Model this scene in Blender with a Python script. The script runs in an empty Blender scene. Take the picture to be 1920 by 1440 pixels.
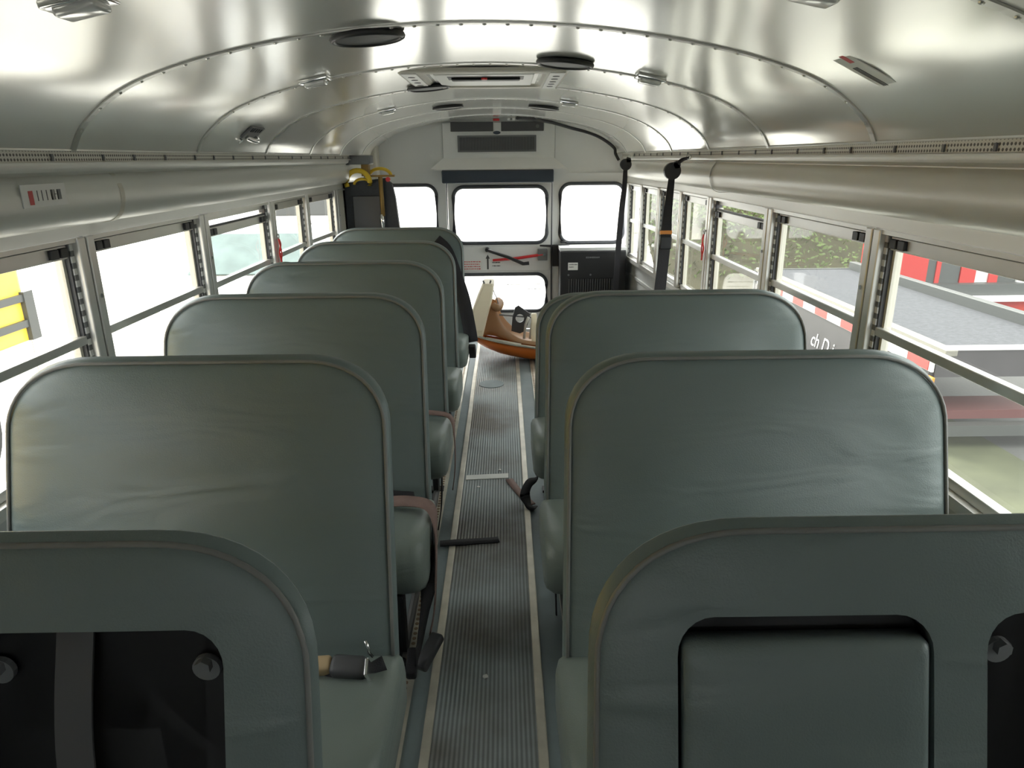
import bpy, bmesh, math, random
from mathutils import Vector, Matrix
from mathutils.geometry import tessellate_polygon
random.seed(7)
R = math.radians
sc = bpy.context.scene
COL = sc.collection

# ------------------------------------------------------------ camera
def make_camera():
    p, yaw, roll = R(17.89), R(0.454), R(-0.572)
    fw = Vector((math.sin(yaw)*math.cos(p), math.cos(yaw)*math.cos(p), -math.sin(p)))
    r = Vector((math.cos(yaw), -math.sin(yaw), 0)); u = r.cross(fw)
    r2 = r*math.cos(roll)+u*math.sin(roll); u2 = -r*math.sin(roll)+u*math.cos(roll)
    cam = bpy.data.cameras.new('camera'); o = bpy.data.objects.new('camera', cam)
    COL.objects.link(o)
    cam.sensor_fit = 'HORIZONTAL'; cam.sensor_width = 36; cam.lens = 36*1315.4/1920
    cam.clip_start = 0.05; cam.clip_end = 500
    m = Matrix((( r2.x, u2.x, -fw.x, 0.0695), (r2.y, u2.y, -fw.y, 0), (r2.z, u2.z, -fw.z, 1.4776), (0, 0, 0, 1)))
    o.matrix_world = m
    sc.camera = o
make_camera()

# ------------------------------------------------------------ world, exposure
w = bpy.data.worlds.new('overcast'); sc.world = w; w.use_nodes = True
nt = w.node_tree; bg = nt.nodes['Background']
tc = nt.nodes.new('ShaderNodeTexCoord'); sep = nt.nodes.new('ShaderNodeSeparateXYZ')
rmp = nt.nodes.new('ShaderNodeValToRGB')
nt.links.new(tc.outputs['Generated'], sep.inputs[0]); nt.links.new(sep.outputs['Z'], rmp.inputs[0])
rmp.color_ramp.elements[0].position = 0.0; rmp.color_ramp.elements[0].color = (0.78, 0.82, 0.86, 1)
rmp.color_ramp.elements[1].position = 0.8; rmp.color_ramp.elements[1].color = (1.0, 1.0, 0.98, 1)
nt.links.new(rmp.outputs[0], bg.inputs[0]); bg.inputs[1].default_value = 1.0
sun_d = bpy.data.lights.new('sun', 'SUN'); sun_d.energy = 1.2; sun_d.angle = R(25); sun_d.color = (1, 0.98, 0.94)
sun = bpy.data.objects.new('sun', sun_d); COL.objects.link(sun); sun.rotation_euler = (R(-42), R(-28), 0)
sc.view_settings.view_transform = 'Standard'; sc.view_settings.look = 'None'
sc.view_settings.gamma = 1; sc.view_settings.use_curve_mapping = False
sc.view_settings.exposure = 2.52
sc.cycles.max_bounces = 14; sc.cycles.diffuse_bounces = 8; sc.cycles.glossy_bounces = 6
sc.cycles.transparent_max_bounces = 16

# ------------------------------------------------------------ materials
def mat(name, col, rough=0.6, metal=0.0, noise=0.0, nscale=8.0, bump=0.0, bscale=60.0, spec=0.5, emit=None):
    m = bpy.data.materials.new(name); m.use_nodes = True
    t = m.node_tree; b = t.nodes['Principled BSDF']
    b.inputs['Base Color'].default_value = (*col, 1); b.inputs['Roughness'].default_value = rough
    b.inputs['Metallic'].default_value = metal; b.inputs['Specular IOR Level'].default_value = spec
    c = t.nodes.new('ShaderNodeTexCoord')
    if noise:
        n = t.nodes.new('ShaderNodeTexNoise'); n.inputs['Scale'].default_value = nscale; n.inputs['Detail'].default_value = 5
        t.links.new(c.outputs['Object'], n.inputs['Vector'])
        mx = t.nodes.new('ShaderNodeMix'); mx.data_type = 'RGBA'
        mx.inputs['A'].default_value = (*[x*(1-noise) for x in col], 1)
        mx.inputs['B'].default_value = (*[min(1, x*(1+noise)) for x in col], 1)
        t.links.new(n.outputs['Fac'], mx.inputs['Factor']); t.links.new(mx.outputs['Result'], b.inputs['Base Color'])
    if bump:
        n = t.nodes.new('ShaderNodeTexNoise'); n.inputs['Scale'].default_value = bscale; n.inputs['Detail'].default_value = 3
        t.links.new(c.outputs['Object'], n.inputs['Vector'])
        bp = t.nodes.new('ShaderNodeBump'); bp.inputs['Strength'].default_value = bump; bp.inputs['Distance'].default_value = 0.01
        t.links.new(n.outputs['Fac'], bp.inputs['Height']); t.links.new(bp.outputs['Normal'], b.inputs['Normal'])
    return m

def mat_vinyl(name, col):
    m = mat(name, col, 0.42, 0, 0.10, 3.0)
    t = m.node_tree; b = t.nodes['Principled BSDF']; c = [n for n in t.nodes if n.type == 'TEX_COORD'][0]
    mp = t.nodes.new('ShaderNodeMapping'); mp.inputs['Rotation'].default_value = (0, R(32), 0); mp.inputs['Scale'].default_value = (3.0, 1, 11)
    n = t.nodes.new('ShaderNodeTexNoise'); n.inputs['Scale'].default_value = 0.9; n.inputs['Detail'].default_value = 2; n.inputs['Distortion'].default_value = 0.8
    t.links.new(c.outputs['Object'], mp.inputs[0]); t.links.new(mp.outputs[0], n.inputs['Vector'])
    n2 = t.nodes.new('ShaderNodeTexNoise'); n2.inputs['Scale'].default_value = 350; n2.inputs['Detail'].default_value = 2
    t.links.new(c.outputs['Object'], n2.inputs['Vector'])
    b1 = t.nodes.new('ShaderNodeBump'); b1.inputs['Strength'].default_value = 0.5; b1.inputs['Distance'].default_value = 0.02
    b2 = t.nodes.new('ShaderNodeBump'); b2.inputs['Strength'].default_value = 0.25; b2.inputs['Distance'].default_value = 0.002
    t.links.new(n.outputs['Fac'], b1.inputs['Height']); t.links.new(n2.outputs['Fac'], b2.inputs['Height'])
    t.links.new(b1.outputs['Normal'], b2.inputs['Normal']); t.links.new(b2.outputs['Normal'], b.inputs['Normal'])
    return m

def mat_ribbed():
    m = mat('ribbed_rubber', (0.12, 0.14, 0.145), 0.5, 0)
    t = m.node_tree; b = t.nodes['Principled BSDF']; c = [n for n in t.nodes if n.type == 'TEX_COORD'][0]
    sp = t.nodes.new('ShaderNodeSeparateXYZ'); t.links.new(c.outputs['Object'], sp.inputs[0])
    mu = t.nodes.new('ShaderNodeMath'); mu.operation = 'MULTIPLY'; mu.inputs[1].default_value = 2*math.pi/0.0125
    si = t.nodes.new('ShaderNodeMath'); si.operation = 'SINE'
    t.links.new(sp.outputs['X'], mu.inputs[0]); t.links.new(mu.outputs[0], si.inputs[0])
    mr = t.nodes.new('ShaderNodeMapRange'); mr.inputs['From Min'].default_value = -1; t.links.new(si.outputs[0], mr.inputs['Value'])
    n = t.nodes.new('ShaderNodeTexNoise'); n.inputs['Scale'].default_value = 2.2; n.inputs['Detail'].default_value = 6
    t.links.new(c.outputs['Object'], n.inputs['Vector'])
    r1 = t.nodes.new('ShaderNodeValToRGB')
    r1.color_ramp.elements[0].position = .35; r1.color_ramp.elements[0].color = (0.17, 0.155, 0.13, 1)
    r1.color_ramp.elements[1].position = .6; r1.color_ramp.elements[1].color = (0.38, 0.43, 0.44, 1)
    t.links.new(n.outputs['Fac'], r1.inputs[0])
    mx = t.nodes.new('ShaderNodeMix'); mx.data_type = 'RGBA'; mx.blend_type = 'MULTIPLY'; mx.inputs['Factor'].default_value = 1
    r2 = t.nodes.new('ShaderNodeValToRGB'); r2.color_ramp.elements[0].color = (0.5, 0.5, 0.5, 1); r2.color_ramp.elements[1].color = (1, 1, 1, 1)
    t.links.new(mr.outputs[0], r2.inputs[0]); t.links.new(r1.outputs[0], mx.inputs['A']); t.links.new(r2.outputs[0], mx.inputs['B'])
    t.links.new(mx.outputs['Result'], b.inputs['Base Color'])
    bp = t.nodes.new('ShaderNodeBump'); bp.inputs['Strength'].default_value = 0.6; bp.inputs['Distance'].default_value = 0.003
    t.links.new(mr.outputs[0], bp.inputs['Height']); t.links.new(bp.outputs['Normal'], b.inputs['Normal'])
    return m

def mat_glass(name, tint, haze=0.0):
    m = bpy.data.materials.new(name); m.use_nodes = True
    t = m.node_tree; out = t.nodes['Material Output']; t.nodes.remove(t.nodes['Principled BSDF'])
    tr = t.nodes.new('ShaderNodeBsdfTransparent'); tr.inputs[0].default_value = (*tint, 1)
    gl = t.nodes.new('ShaderNodeBsdfGlossy'); gl.inputs['Roughness'].default_value = 0.03
    fr = t.nodes.new('ShaderNodeFresnel'); fr.inputs['IOR'].default_value = 1.4
    mx = t.nodes.new('ShaderNodeMixShader')
    ge = t.nodes.new('ShaderNodeNewGeometry'); iv = t.nodes.new('ShaderNodeMath'); iv.operation = 'SUBTRACT'; iv.inputs[0].default_value = 1
    ml = t.nodes.new('ShaderNodeMath'); ml.operation = 'MULTIPLY'
    t.links.new(ge.outputs['Backfacing'], iv.inputs[1]); t.links.new(iv.outputs[0], ml.inputs[0]); t.links.new(fr.outputs[0], ml.inputs[1])
    t.links.new(ml.outputs[0], mx.inputs[0]); t.links.new(tr.outputs[0], mx.inputs[1]); t.links.new(gl.outputs[0], mx.inputs[2])
    last = mx
    if haze:
        df = t.nodes.new('ShaderNodeBsdfTranslucent'); df.inputs[0].default_value = (.9, .9, .88, 1)
        m2 = t.nodes.new('ShaderNodeMixShader'); m2.inputs[0].default_value = haze
        t.links.new(mx.outputs[0], m2.inputs[1]); t.links.new(df.outputs[0], m2.inputs[2]); last = m2
    t.links.new(last.outputs[0], out.inputs[0])
    return m

def mat_dots(name, base, dark, pitch, zp=0.0105, th=0.55):
    """rows of small punched holes along the rail (object Y and Z)"""
    m = mat(name, base, 0.45, 0.3)
    t = m.node_tree; b = t.nodes['Principled BSDF']; c = [n for n in t.nodes if n.type == 'TEX_COORD'][0]
    sp = t.nodes.new('ShaderNodeSeparateXYZ'); t.links.new(c.outputs['Object'], sp.inputs[0])
    def mth(op, a, bval=None, link=None):
        n = t.nodes.new('ShaderNodeMath'); n.operation = op; t.links.new(a, n.inputs[0])
        if bval is not None: n.inputs[1].default_value = bval
        if link is not None: t.links.new(link, n.inputs[1])
        return n.outputs[0]
    y = mth('SINE', mth('MULTIPLY', sp.outputs['Y'], 2*math.pi/pitch))
    z = mth('SINE', mth('MULTIPLY', sp.outputs['Z'], 2*math.pi/zp))
    s = mth('GREATER_THAN', mth('ADD', y, None, z), th)
    mx = t.nodes.new('ShaderNodeMix'); mx.data_type = 'RGBA'
    mx.inputs['A'].default_value = (*base, 1); mx.inputs['B'].default_value = (*dark, 1)
    t.links.new(s, mx.inputs['Factor']); t.links.new(mx.outputs['Result'], b.inputs['Base Color'])
    return m

M = {}
M['vinyl'] = mat_vinyl('grey_green_vinyl', (0.150, 0.186, 0.182))
M['cushion'] = mat_vinyl('seat_cushion_vinyl', (0.20, 0.235, 0.215))
M['piping'] = mat('worn_piping', (0.20, 0.20, 0.19), 0.5, 0, .25, 14)
M['dark_vinyl'] = mat('navy_vinyl', (0.035, 0.05, 0.075), 0.5, 0, .1, 9)
M['ceiling'] = mat('brushed_ceiling_steel', (0.86, 0.86, 0.82), 0.165, 0.45, 0.03, 1.0)
_t = M['ceiling'].node_tree; _b = _t.nodes['Principled BSDF']; _b.inputs['Anisotropic'].default_value = .4
_c = _t.nodes.new('ShaderNodeCombineXYZ'); _c.inputs[0].default_value = 1; _t.links.new(_c.outputs[0], _b.inputs['Tangent'])
M['seam'] = mat('ceiling_seam_steel', (0.58, 0.58, 0.55), 0.3, 0.8)
M['duct'] = mat('painted_duct', (0.68, 0.685, 0.65), 0.34, 0.2, 0.04, 2)
M['paint'] = mat('grey_white_paint', (0.76, 0.77, 0.76), 0.45, 0, .04, 3)
M['cream'] = mat('cream_paint', (0.60, 0.575, 0.50), 0.5, 0, .05, 3)
M['alu'] = mat('window_aluminium', (0.66, 0.65, 0.62), 0.35, 0.6, .08, 12)
M['strip'] = mat('worn_aluminium_strip', (0.58, 0.55, 0.47), 0.42, 0.55, .45, 10)
M['rust'] = mat('rusty_slotted_track', (0.30, 0.21, 0.14), 0.7, 0.3, .6, 40)
M['floor'] = mat('blue_grey_floor', (0.17, 0.21, 0.22), 0.55, 0, .35, 4, .1, 40)
M['wallvinyl'] = mat('lower_wall_panel', (0.50, 0.51, 0.50), 0.4, 0.2, .05, 4)
M['mat'] = mat_ribbed()
M['black'] = mat('black_plastic', (0.018, 0.018, 0.02), 0.45)
M['blackm'] = mat('black_metal', (0.028, 0.028, 0.03), 0.4, .3)
M['rubber'] = mat('black_rubber', (0.075, 0.08, 0.09), 0.6)
M['webbing'] = mat('black_webbing', (0.017, 0.016, 0.02), 0.75, 0, 0, 1, .3, 300)
M['mauve'] = mat('mauve_webbing', (0.26, 0.17, 0.15), 0.7, 0, .2, 20, .3, 300)
M['tan'] = mat('tan_buckle', (0.52, 0.38, 0.22), 0.5)
M['chrome'] = mat('chrome', (0.8, 0.8, 0.8), 0.15, 1)
M['white'] = mat('white_plastic', (0.80, 0.80, 0.78), 0.4)
M['paper'] = mat('white_paper', (0.75, 0.75, 0.72), 0.7)
M['decal'] = mat('pale_decal', (0.64, 0.65, 0.61), 0.5)
M['red'] = mat('red_plastic', (0.62, 0.03, 0.035), 0.4)
M['redtape'] = mat('red_ribbon', (0.75, 0.05, 0.05), 0.55)
M['grey'] = mat('mid_grey_plastic', (0.16, 0.165, 0.17), 0.5)
M['dkgrey'] = mat('dark_grey_plastic', (0.07, 0.07, 0.075), 0.5)
M['yellow'] = mat('yellow_paint', (0.75, 0.52, 0.03), 0.45)
M['brass'] = mat('dull_brass_tube', (0.30, 0.19, 0.06), 0.4, .5)
M['liftmesh'] = mat('lift_platform_mesh', (0.035, 0.038, 0.045), 0.6, .2, .4, 60)
M['orange'] = mat('orange_hull', (0.72, 0.17, 0.02), 0.35, 0, .12, 5)
M['tanhull'] = mat('tan_moulding', (0.50, 0.31, 0.17), 0.35, 0, .15, 7)
M['creamhull'] = mat('cream_moulding', (0.86, 0.82, 0.70), 0.4, 0, .06, 9)
for _k in ('creamhull', 'tanhull'):
    _t = M[_k].node_tree; _p = _t.nodes['Principled BSDF']; _o = _t.nodes['Material Output']
    _tr = _t.nodes.new('ShaderNodeBsdfTranslucent'); _tr.inputs[0].default_value = _p.inputs['Base Color'].default_value
    _mx = _t.nodes.new('ShaderNodeMixShader'); _mx.inputs[0].default_value = .5
    _t.links.new(_p.outputs[0], _mx.inputs[1]); _t.links.new(_tr.outputs[0], _mx.inputs[2]); _t.links.new(_mx.outputs[0], _o.inputs[0])
M['glass'] = mat_glass('clear_window_glass', (0.96, 0.97, 0.965), .0)
M['tint'] = mat_glass('tinted_window_glass', (0.94, 0.955, 0.93), .012)
M['rail'] = mat_dots('perforated_rail', (0.62, 0.61, 0.55), (0.10, 0.09, 0.08), 0.011)
M['notch'] = mat_dots('notched_latch_strip', (0.70, 0.70, 0.68), (0.16, 0.16, 0.16), 3.0, 0.034, 0.80)
M['label_red'] = mat('printed_red', (0.60, 0.10, 0.10), 0.6)
M['label_dark'] = mat('printed_black', (0.06, 0.06, 0.06), 0.6)
M['gravel'] = mat('pale_gravel', (0.62, 0.60, 0.55), 0.9, 0, .25, 1.5, .3, 20)
M['asphalt'] = mat('grey_asphalt', (0.07, 0.07, 0.068), 0.9, 0, .4, .9, .3, 20)
M['grass'] = mat('roadside_grass', (0.06, 0.065, 0.035), 0.9, 0, .5, 3)
M['deck'] = mat('ribbed_truck_deck', (0.078, 0.08, 0.088), 0.95, 0.0, .4, 25, .5, 80, .2)
M['deckside'] = mat('dark_truck_side', (0.06, 0.055, 0.058), 0.5, 0.1, .2, 4)
M['decktrim'] = mat('pale_deck_edge', (0.22, 0.21, 0.18), 0.5, .3)
M['truckred'] = mat('truck_red_paint', (0.40, 0.035, 0.03), 0.35)
M['dullred'] = mat('dull_red_beam', (0.10, 0.035, 0.033), 0.7)  # darker, muted red for the beam under the deck
M['truckgrey'] = mat('truck_grey_metal', (0.075, 0.078, 0.075), 0.5, .2)
M['trucksilver'] = mat('pale_truck_rail', (0.6, 0.6, 0.58), 0.5, .2)
M['leaf'] = mat('green_leaves', (0.065, 0.095, 0.02), 0.7, 0, .8, 2.3)
M['twig'] = mat('brown_bank', (0.05, 0.045, 0.022), 0.9, 0, .5, 2)
M['carwhite'] = mat('white_car_paint', (0.80, 0.80, 0.80), 0.25)
M['carglass'] = mat('teal_windscreen', (0.11, 0.155, 0.145), 0.2, 0, .5, 3)
M['busyellow'] = mat('school_bus_yellow', (0.80, 0.56, 0.07), 0.35)
M['tyre'] = mat('tyre_rubber', (0.03, 0.03, 0.03), 0.8)
M['amber'] = mat('amber_lens', (0.7, 0.25, 0.03), 0.3)
M['lens'] = mat('frosted_lamp_lens', (0.75, 0.76, 0.75), 0.15, 0.3)

# ------------------------------------------------------------ mesh helpers
def link(name, me, parent=None, loc=None):
    o = bpy.data.objects.new(name, me); COL.objects.link(o)
    if parent is not None: o.parent = parent
    if loc is not None: o.location = loc
    return o

def obj(name, bm, m, parent=None, smooth=False, loc=None, rot=None):
    bmesh.ops.recalc_face_normals(bm, faces=bm.faces)
    me = bpy.data.meshes.new(name); bm.to_mesh(me); bm.free()
    for mm in (m if isinstance(m, (list, tuple)) else [m]): me.materials.append(mm)
    if smooth:
        for p in me.polygons: p.use_smooth = True
    o = link(name, me, parent, loc)
    if rot: o.rotation_euler = rot
    return o

def thing(name, label, cat, loc=(0, 0, 0), rot=(0, 0, 0), group=None):
    o = bpy.data.objects.new(name, None); COL.objects.link(o); o.empty_display_size = .1
    o.location = loc; o.rotation_euler = rot
    o['label'] = label; o['category'] = cat
    if group: o['group'] = group
    return o

def tag(o, label, cat, group=None, kind=None):
    o['label'] = label; o['category'] = cat
    if group: o['group'] = group
    if kind: o['kind'] = kind
    return o

def struct(o, label=None):
    o['kind'] = 'structure'
    if label: o['label'] = label
    return o

def group_empty(name, label=None, loc=(0, 0, 0)):
    o = bpy.data.objects.new(name, None); COL.objects.link(o); o.location = loc; o.empty_display_size = .1
    return struct(o, label)

def NB(): return bmesh.new()

def box(bm, x0, x1, y0, y1, z0, z1, bev=0.0, mtx=None):
    g = bmesh.ops.create_cube(bm, size=1)
    vs = g['verts']
    for v in vs:
        v.co = Vector(((x0+x1)/2+v.co.x*(x1-x0), (y0+y1)/2+v.co.y*(y1-y0), (z0+z1)/2+v.co.z*(z1-z0)))
    if bev > 0:
        es = list({e for v in vs for e in v.link_edges})
        r = bmesh.ops.bevel(bm, geom=es, offset=bev, segments=3, profile=0.5, affect='EDGES')
        vs = list({v for f in r['faces'] for v in f.verts} | {v for v in vs if v.is_valid})
    if mtx is not None:
        for v in vs: v.co = mtx @ v.co
    return bm

def obox(name, m, dims, parent=None, bev=0.0, smooth=False):
    return obj(name, box(NB(), *dims, bev=bev), m, parent, smooth)

def tube(bm, pts, rad, n=10, cap=True):
    pts = [Vector(p) for p in pts]; rings = []
    up = Vector((0, 0, 1))
    for i, p in enumerate(pts):
        d = (pts[min(i+1, len(pts)-1)]-pts[max(i-1, 0)]).normalized()
        a = d.cross(up)
        if a.length < 1e-3: a = d.cross(Vector((1, 0, 0)))
        a.normalize(); b = d.cross(a).normalized()
        rr = rad[i] if isinstance(rad, (list, tuple)) else rad
        rings.append([bm.verts.new(p+a*math.cos(2*math.pi*k/n)*rr+b*math.sin(2*math.pi*k/n)*rr) for k in range(n)])
    for i in range(len(rings)-1):
        for k in range(n):
            bm.faces.new((rings[i][k], rings[i][(k+1) % n], rings[i+1][(k+1) % n], rings[i+1][k]))
    if cap:
        bm.faces.new(rings[0]); bm.faces.new(rings[-1])
    return bm

def spline(pts, n=6):
    pts = [Vector(p) for p in pts]; out = []
    for i in range(len(pts)-1):
        p0 = pts[max(i-1, 0)]; p1 = pts[i]; p2 = pts[i+1]; p3 = pts[min(i+2, len(pts)-1)]
        for k in range(n):
            t = k/n
            out.append(0.5*((2*p1)+(-p0+p2)*t+(2*p0-5*p1+4*p2-p3)*t*t+(-p0+3*p1-3*p2+p3)*t**3))
    out.append(pts[-1]); return out

def ribbon(bm, pts, wdirs, width, th=0.0035, n=6, smooth=True):
    """belt webbing: a strip swept along pts, its width along wdirs, with real thickness"""
    P = spline(pts, n) if smooth else [Vector(p) for p in pts]
    if isinstance(wdirs[0], (int, float)): wdirs = [wdirs]*len(pts)
    W = spline(wdirs, n) if smooth else [Vector(q) for q in wdirs]
    rows = []
    for i, p in enumerate(P):
        d = (P[min(i+1, len(P)-1)]-P[max(i-1, 0)]).normalized()
        wv = W[i]-d*W[i].dot(d)
        wv = wv.normalized() if wv.length > 1e-4 else d.orthogonal().normalized()
        nn = d.cross(wv).normalized()
        rows.append([bm.verts.new(p+wv*s*width/2+nn*q*th/2) for s, q in ((-1, -1), (1, -1), (1, 1), (-1, 1))])
    for i in range(len(rows)-1):
        for k in range(4):
            bm.faces.new((rows[i][k], rows[i][(k+1) % 4], rows[i+1][(k+1) % 4], rows[i+1][k]))
    bm.faces.new(rows[0]); bm.faces.new(rows[-1])
    return bm

def loft(bm, rings, close=True, cap0=True, cap1=True):
    vr = [[bm.verts.new(p) for p in r] for r in rings]
    n = len(vr[0])
    for i in range(len(vr)-1):
        for k in range(n if close else n-1):
            bm.faces.new((vr[i][k], vr[i][(k+1) % n], vr[i+1][(k+1) % n], vr[i+1][k]))
    if cap0: bm.faces.new(vr[0])
    if cap1: bm.faces.new(vr[-1])
    return vr

def extrude_profile(bm, prof, y0, y1, thick=0.0):
    """open profile of (x,z) swept along y with offset thickness along its normal"""
    n = len(prof); nor = []
    for i in range(n):
        a = prof[max(i-1, 0)]; b = prof[min(i+1, n-1)]
        d = Vector((b[0]-a[0], b[1]-a[1])).normalized(); nor.append(Vector((-d.y, d.x)))
    out = [(p[0]+q.x*thick, p[1]+q.y*thick) for p, q in zip(prof, nor)]
    ring = list(prof)+out[::-1]
    loft(bm, [[(x, y0, z) for x, z in ring], [(x, y1, z) for x, z in ring]])
    return bm

def rrect(x0, x1, z0, z1, r, n=8):
    pts = []
    for cx, cz, a0 in ((x1-r, z1-r, 0), (x0+r, z1-r, 90), (x0+r, z0+r, 180), (x1-r, z0+r, 270)):
        for k in range(n+1):
            a = R(a0+90*k/n); pts.append((cx+r*math.cos(a), cz+r*math.sin(a)))
    return pts

def plate(bm, outer, holes, y0, y1, tf=None):
    """a flat sheet (x,z outline with holes) with real thickness between y0 and y1"""
    loops = [outer]+holes
    polys = [[Vector((x, z, 0)) for x, z in l] for l in loops]
    tris = tessellate_polygon(polys)
    flat = [p for l in loops for p in l]
    A = [bm.verts.new((x, y0, z)) for x, z in flat]; B = [bm.verts.new((x, y1, z)) for x, z in flat]
    for t in tris:
        try:
            bm.faces.new([A[i] for i in t]); bm.faces.new([B[i] for i in reversed(t)])
        except ValueError: pass
    s = 0
    for l in loops:
        n = len(l)
        for k in range(n):
            bm.faces.new((A[s+k], A[s+(k+1) % n], B[s+(k+1) % n], B[s+k]))
        s += n
    return bm

def disc(bm, c, rad, h, n=28, axis='Z'):
    g = bmesh.ops.create_cone(bm, cap_ends=True, segments=n, radius1=rad, radius2=rad, depth=h)
    rot = {'Z': Matrix(), 'Y': Matrix.Rotation(R(90), 4, 'X'), 'X': Matrix.Rotation(R(90), 4, 'Y')}[axis]
    for v in g['verts']: v.co = Vector(c)+(rot @ v.co)
    return bm

def ring(bm, c, R0, r0, axis='Z', n=28, m=8, arc=(0, 360)):
    rot = {'Z': Matrix.Identity(3), 'Y': Matrix.Rotation(R(90), 3, 'X'), 'X': Matrix.Rotation(R(90), 3, 'Y')}[axis]
    full = arc[1]-arc[0] >= 360
    pts = [Vector(c)+rot @ Vector((R0*math.cos(R(arc[0]+(arc[1]-arc[0])*k/n)), R0*math.sin(R(arc[0]+(arc[1]-arc[0])*k/n)), 0)) for k in range(n+1)]
    return tube(bm, pts, r0, m)

def copy_tree(o, parent=None):
    c = o.copy(); COL.objects.link(c); c.parent = parent
    for ch in list(o.children): copy_tree(ch, c)
    return c

# ------------------------------------------------------------ bus shell
Y0, Y1 = -2.7, 6.0
WX = 1.15
def wx(y):                       # the body narrows slightly towards the tail
    return WX if y < 4.4 else WX-(y-4.4)*0.07/1.6
ceil_prof = [(0.99, 1.503), (0.957, 1.558), (0.885, 1.617), (0.80, 1.661), (0.68, 1.700), (0.555, 1.728), (0.42, 1.751), (0.235, 1.772), (0, 1.781)]
full_prof = ceil_prof+[(-x, z) for x, z in ceil_prof[-2::-1]]
def smooth_prof(pr, n=4):
    return [(p.x, p.z) for p in spline([(x, 0, z) for x, z in pr], n)]
full_prof = smooth_prof(full_prof)
def ceil_z(x):
    for (a, b), (c, d) in zip(full_prof, full_prof[1:]):
        if min(a, c) <= x <= max(a, c): return b+(d-b)*((x-a)/(c-a) if c != a else 0)
    return 1.5
def ceil_n(x):
    z1, z0 = ceil_z(x+.01), ceil_z(x-.01)
    return math.atan2(z1-z0, .02)

prof = [(0.99+.10, 1.50)]+full_prof+[(-1.09, 1.50)]
ceiling = struct(obj('ceiling', extrude_profile(NB(), prof, Y0, Y1+.02, -0.02), M['ceiling'], smooth=True), 'brushed metal arched bus ceiling')
ceiling.data.set_sharp_from_angle(angle=R(40))

def seam(y):
    bm = NB(); pr = [(x, z-.0005) for x, z in full_prof]
    extrude_profile(bm, pr, y-.011, y+.011, 0.0035)
    k = 0
    for i in range(0, 36):
        x = -0.96+i*1.92/35; z = ceil_z(x); a = ceil_n(x)
        mt = Matrix.Translation((x, y+.003, z-.004)) @ Matrix.Rotation(-a, 4, 'Y')
        g = bmesh.ops.create_uvsphere(bm, u_segments=8, v_segments=4, radius=.0055)
        for v in g['verts']: v.co = mt @ Vector((v.co.x, v.co.y, v.co.z*.6))
    return obj('ceiling_seam', bm, M['seam'], ceiling)
for k in range(-5, 6):
    y = 1.826+.738*k
    if y < Y1-.05: seam(y)

# floor
FL = obox('floor', M['floor'], (-1.15, 1.15, Y0, Y1, -.04, 0)); struct(FL, 'blue grey bus floor')
mt_ = obox('trim_1', M['mat'], (-.145, .142, Y0, Y1, 0, .006)); struct(mt_, 'ribbed rubber aisle runner')
def strip_trim(name, x0, x1, m, h=.009, label=None):
    return struct(obox(name, M[m], (x0, x1, Y0, Y1-.1, 0, h), bev=.003), label)
strip_trim('trim_2', -.168, -.142, 'strip', label='aluminium edging on the left of the aisle runner')
strip_trim('trim_3', .139, .166, 'strip', label='aluminium edging on the right of the aisle runner')
def seat_track(name, xc, label):
    e = struct(obox(name, M['strip'], (xc-.016, xc+.016, Y0, Y1-.6, 0, .008)), label)
    bm = NB()
    y = .3
    while y < 5.2:
        disc(bm, (xc-.006, y, .0085), .0065, .002, 8); y += .025
    obj('slot_row', bm, M['rust'], e)
seat_track('trim_4', -.232, 'slotted seat track left of the aisle')
seat_track('trim_5', .262, 'slotted seat track right of the aisle')

# side walls: lower panel, window header, duct and perforated rail, for each side
def wall_side(s, name, label):
    w_ = group_empty(name, label)
    ys = [Y0, 4.4, Y1]
    def band(nm, z0, z1, m, off=0.0, th=.03, ya=Y0, yb=Y1, bev=None):
        bm = NB()
        yy = [y for y in ([ya]+[q for q in (4.4,) if ya < q < yb]+[yb])]
        rings = [[(s*(wx(y)+off), y, z0), (s*(wx(y)+off+th), y, z0), (s*(wx(y)+off+th), y, z1), (s*(wx(y)+off), y, z1)] for y in yy]
        loft(bm, rings); return obj(nm, bm, m, w_)
    band('lower_panel', 0, .69, M['wallvinyl'], .012)
    for zz in (.18, .36, .54): band('stiffening_rib', zz, zz+.02, M['wallvinyl'], .004, .01)
    band('sill_rail', .665, .695, M['alu'], -.02, .06)
    band('window_header', 1.268, 1.325, M['duct'], -.004, .05)
    band('header_lip', 1.262, 1.274, M['alu'], -.016, .02)
    # the outer roof side above the header, closes the shell behind the duct
    band('cove_panel', 1.32, 1.56, M['duct'], .0, .03)
    return w_
wl = wall_side(-1, 'wall_left', 'window wall on the left with metal pillars')
wr = wall_side(1, 'wall_right', 'window wall on the right with metal pillars')

def duct(s, name, label):
    pr = [(1.150, 1.318), (1.128, 1.320), (1.108, 1.332), (1.096, 1.352), (1.090, 1.38), (1.092, 1.408), (1.102, 1.432), (1.118, 1.446), (1.120, 1.450), (1.075, 1.452)]
    pr = smooth_prof(pr[:8], 3)+[(1.118, 1.449), (1.07, 1.452), (1.058, 1.458), (1.055, 1.466), (1.056, 1.478)]
    # shift the bulge inwards to its measured place
    pr = [(s*(x-.045 if z < 1.45 and x < 1.149 else x-.015), z) for x, z in pr]
    bm = NB(); extrude_profile(bm, pr, Y0, Y1-.03, s*0.006 if s < 0 else -0.006)
    o = obj(name, bm, M['duct'], smooth=False)
    for p in o.data.polygons: p.use_smooth = True
    o.data.set_sharp_from_angle(angle=R(40))
    struct(o, label)
    # joint bands
    return o
dl = duct(-1, 'trim_6', 'rounded painted duct above the left windows')
dr = duct(1, 'trim_7', 'rounded painted duct above the right windows')
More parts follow.
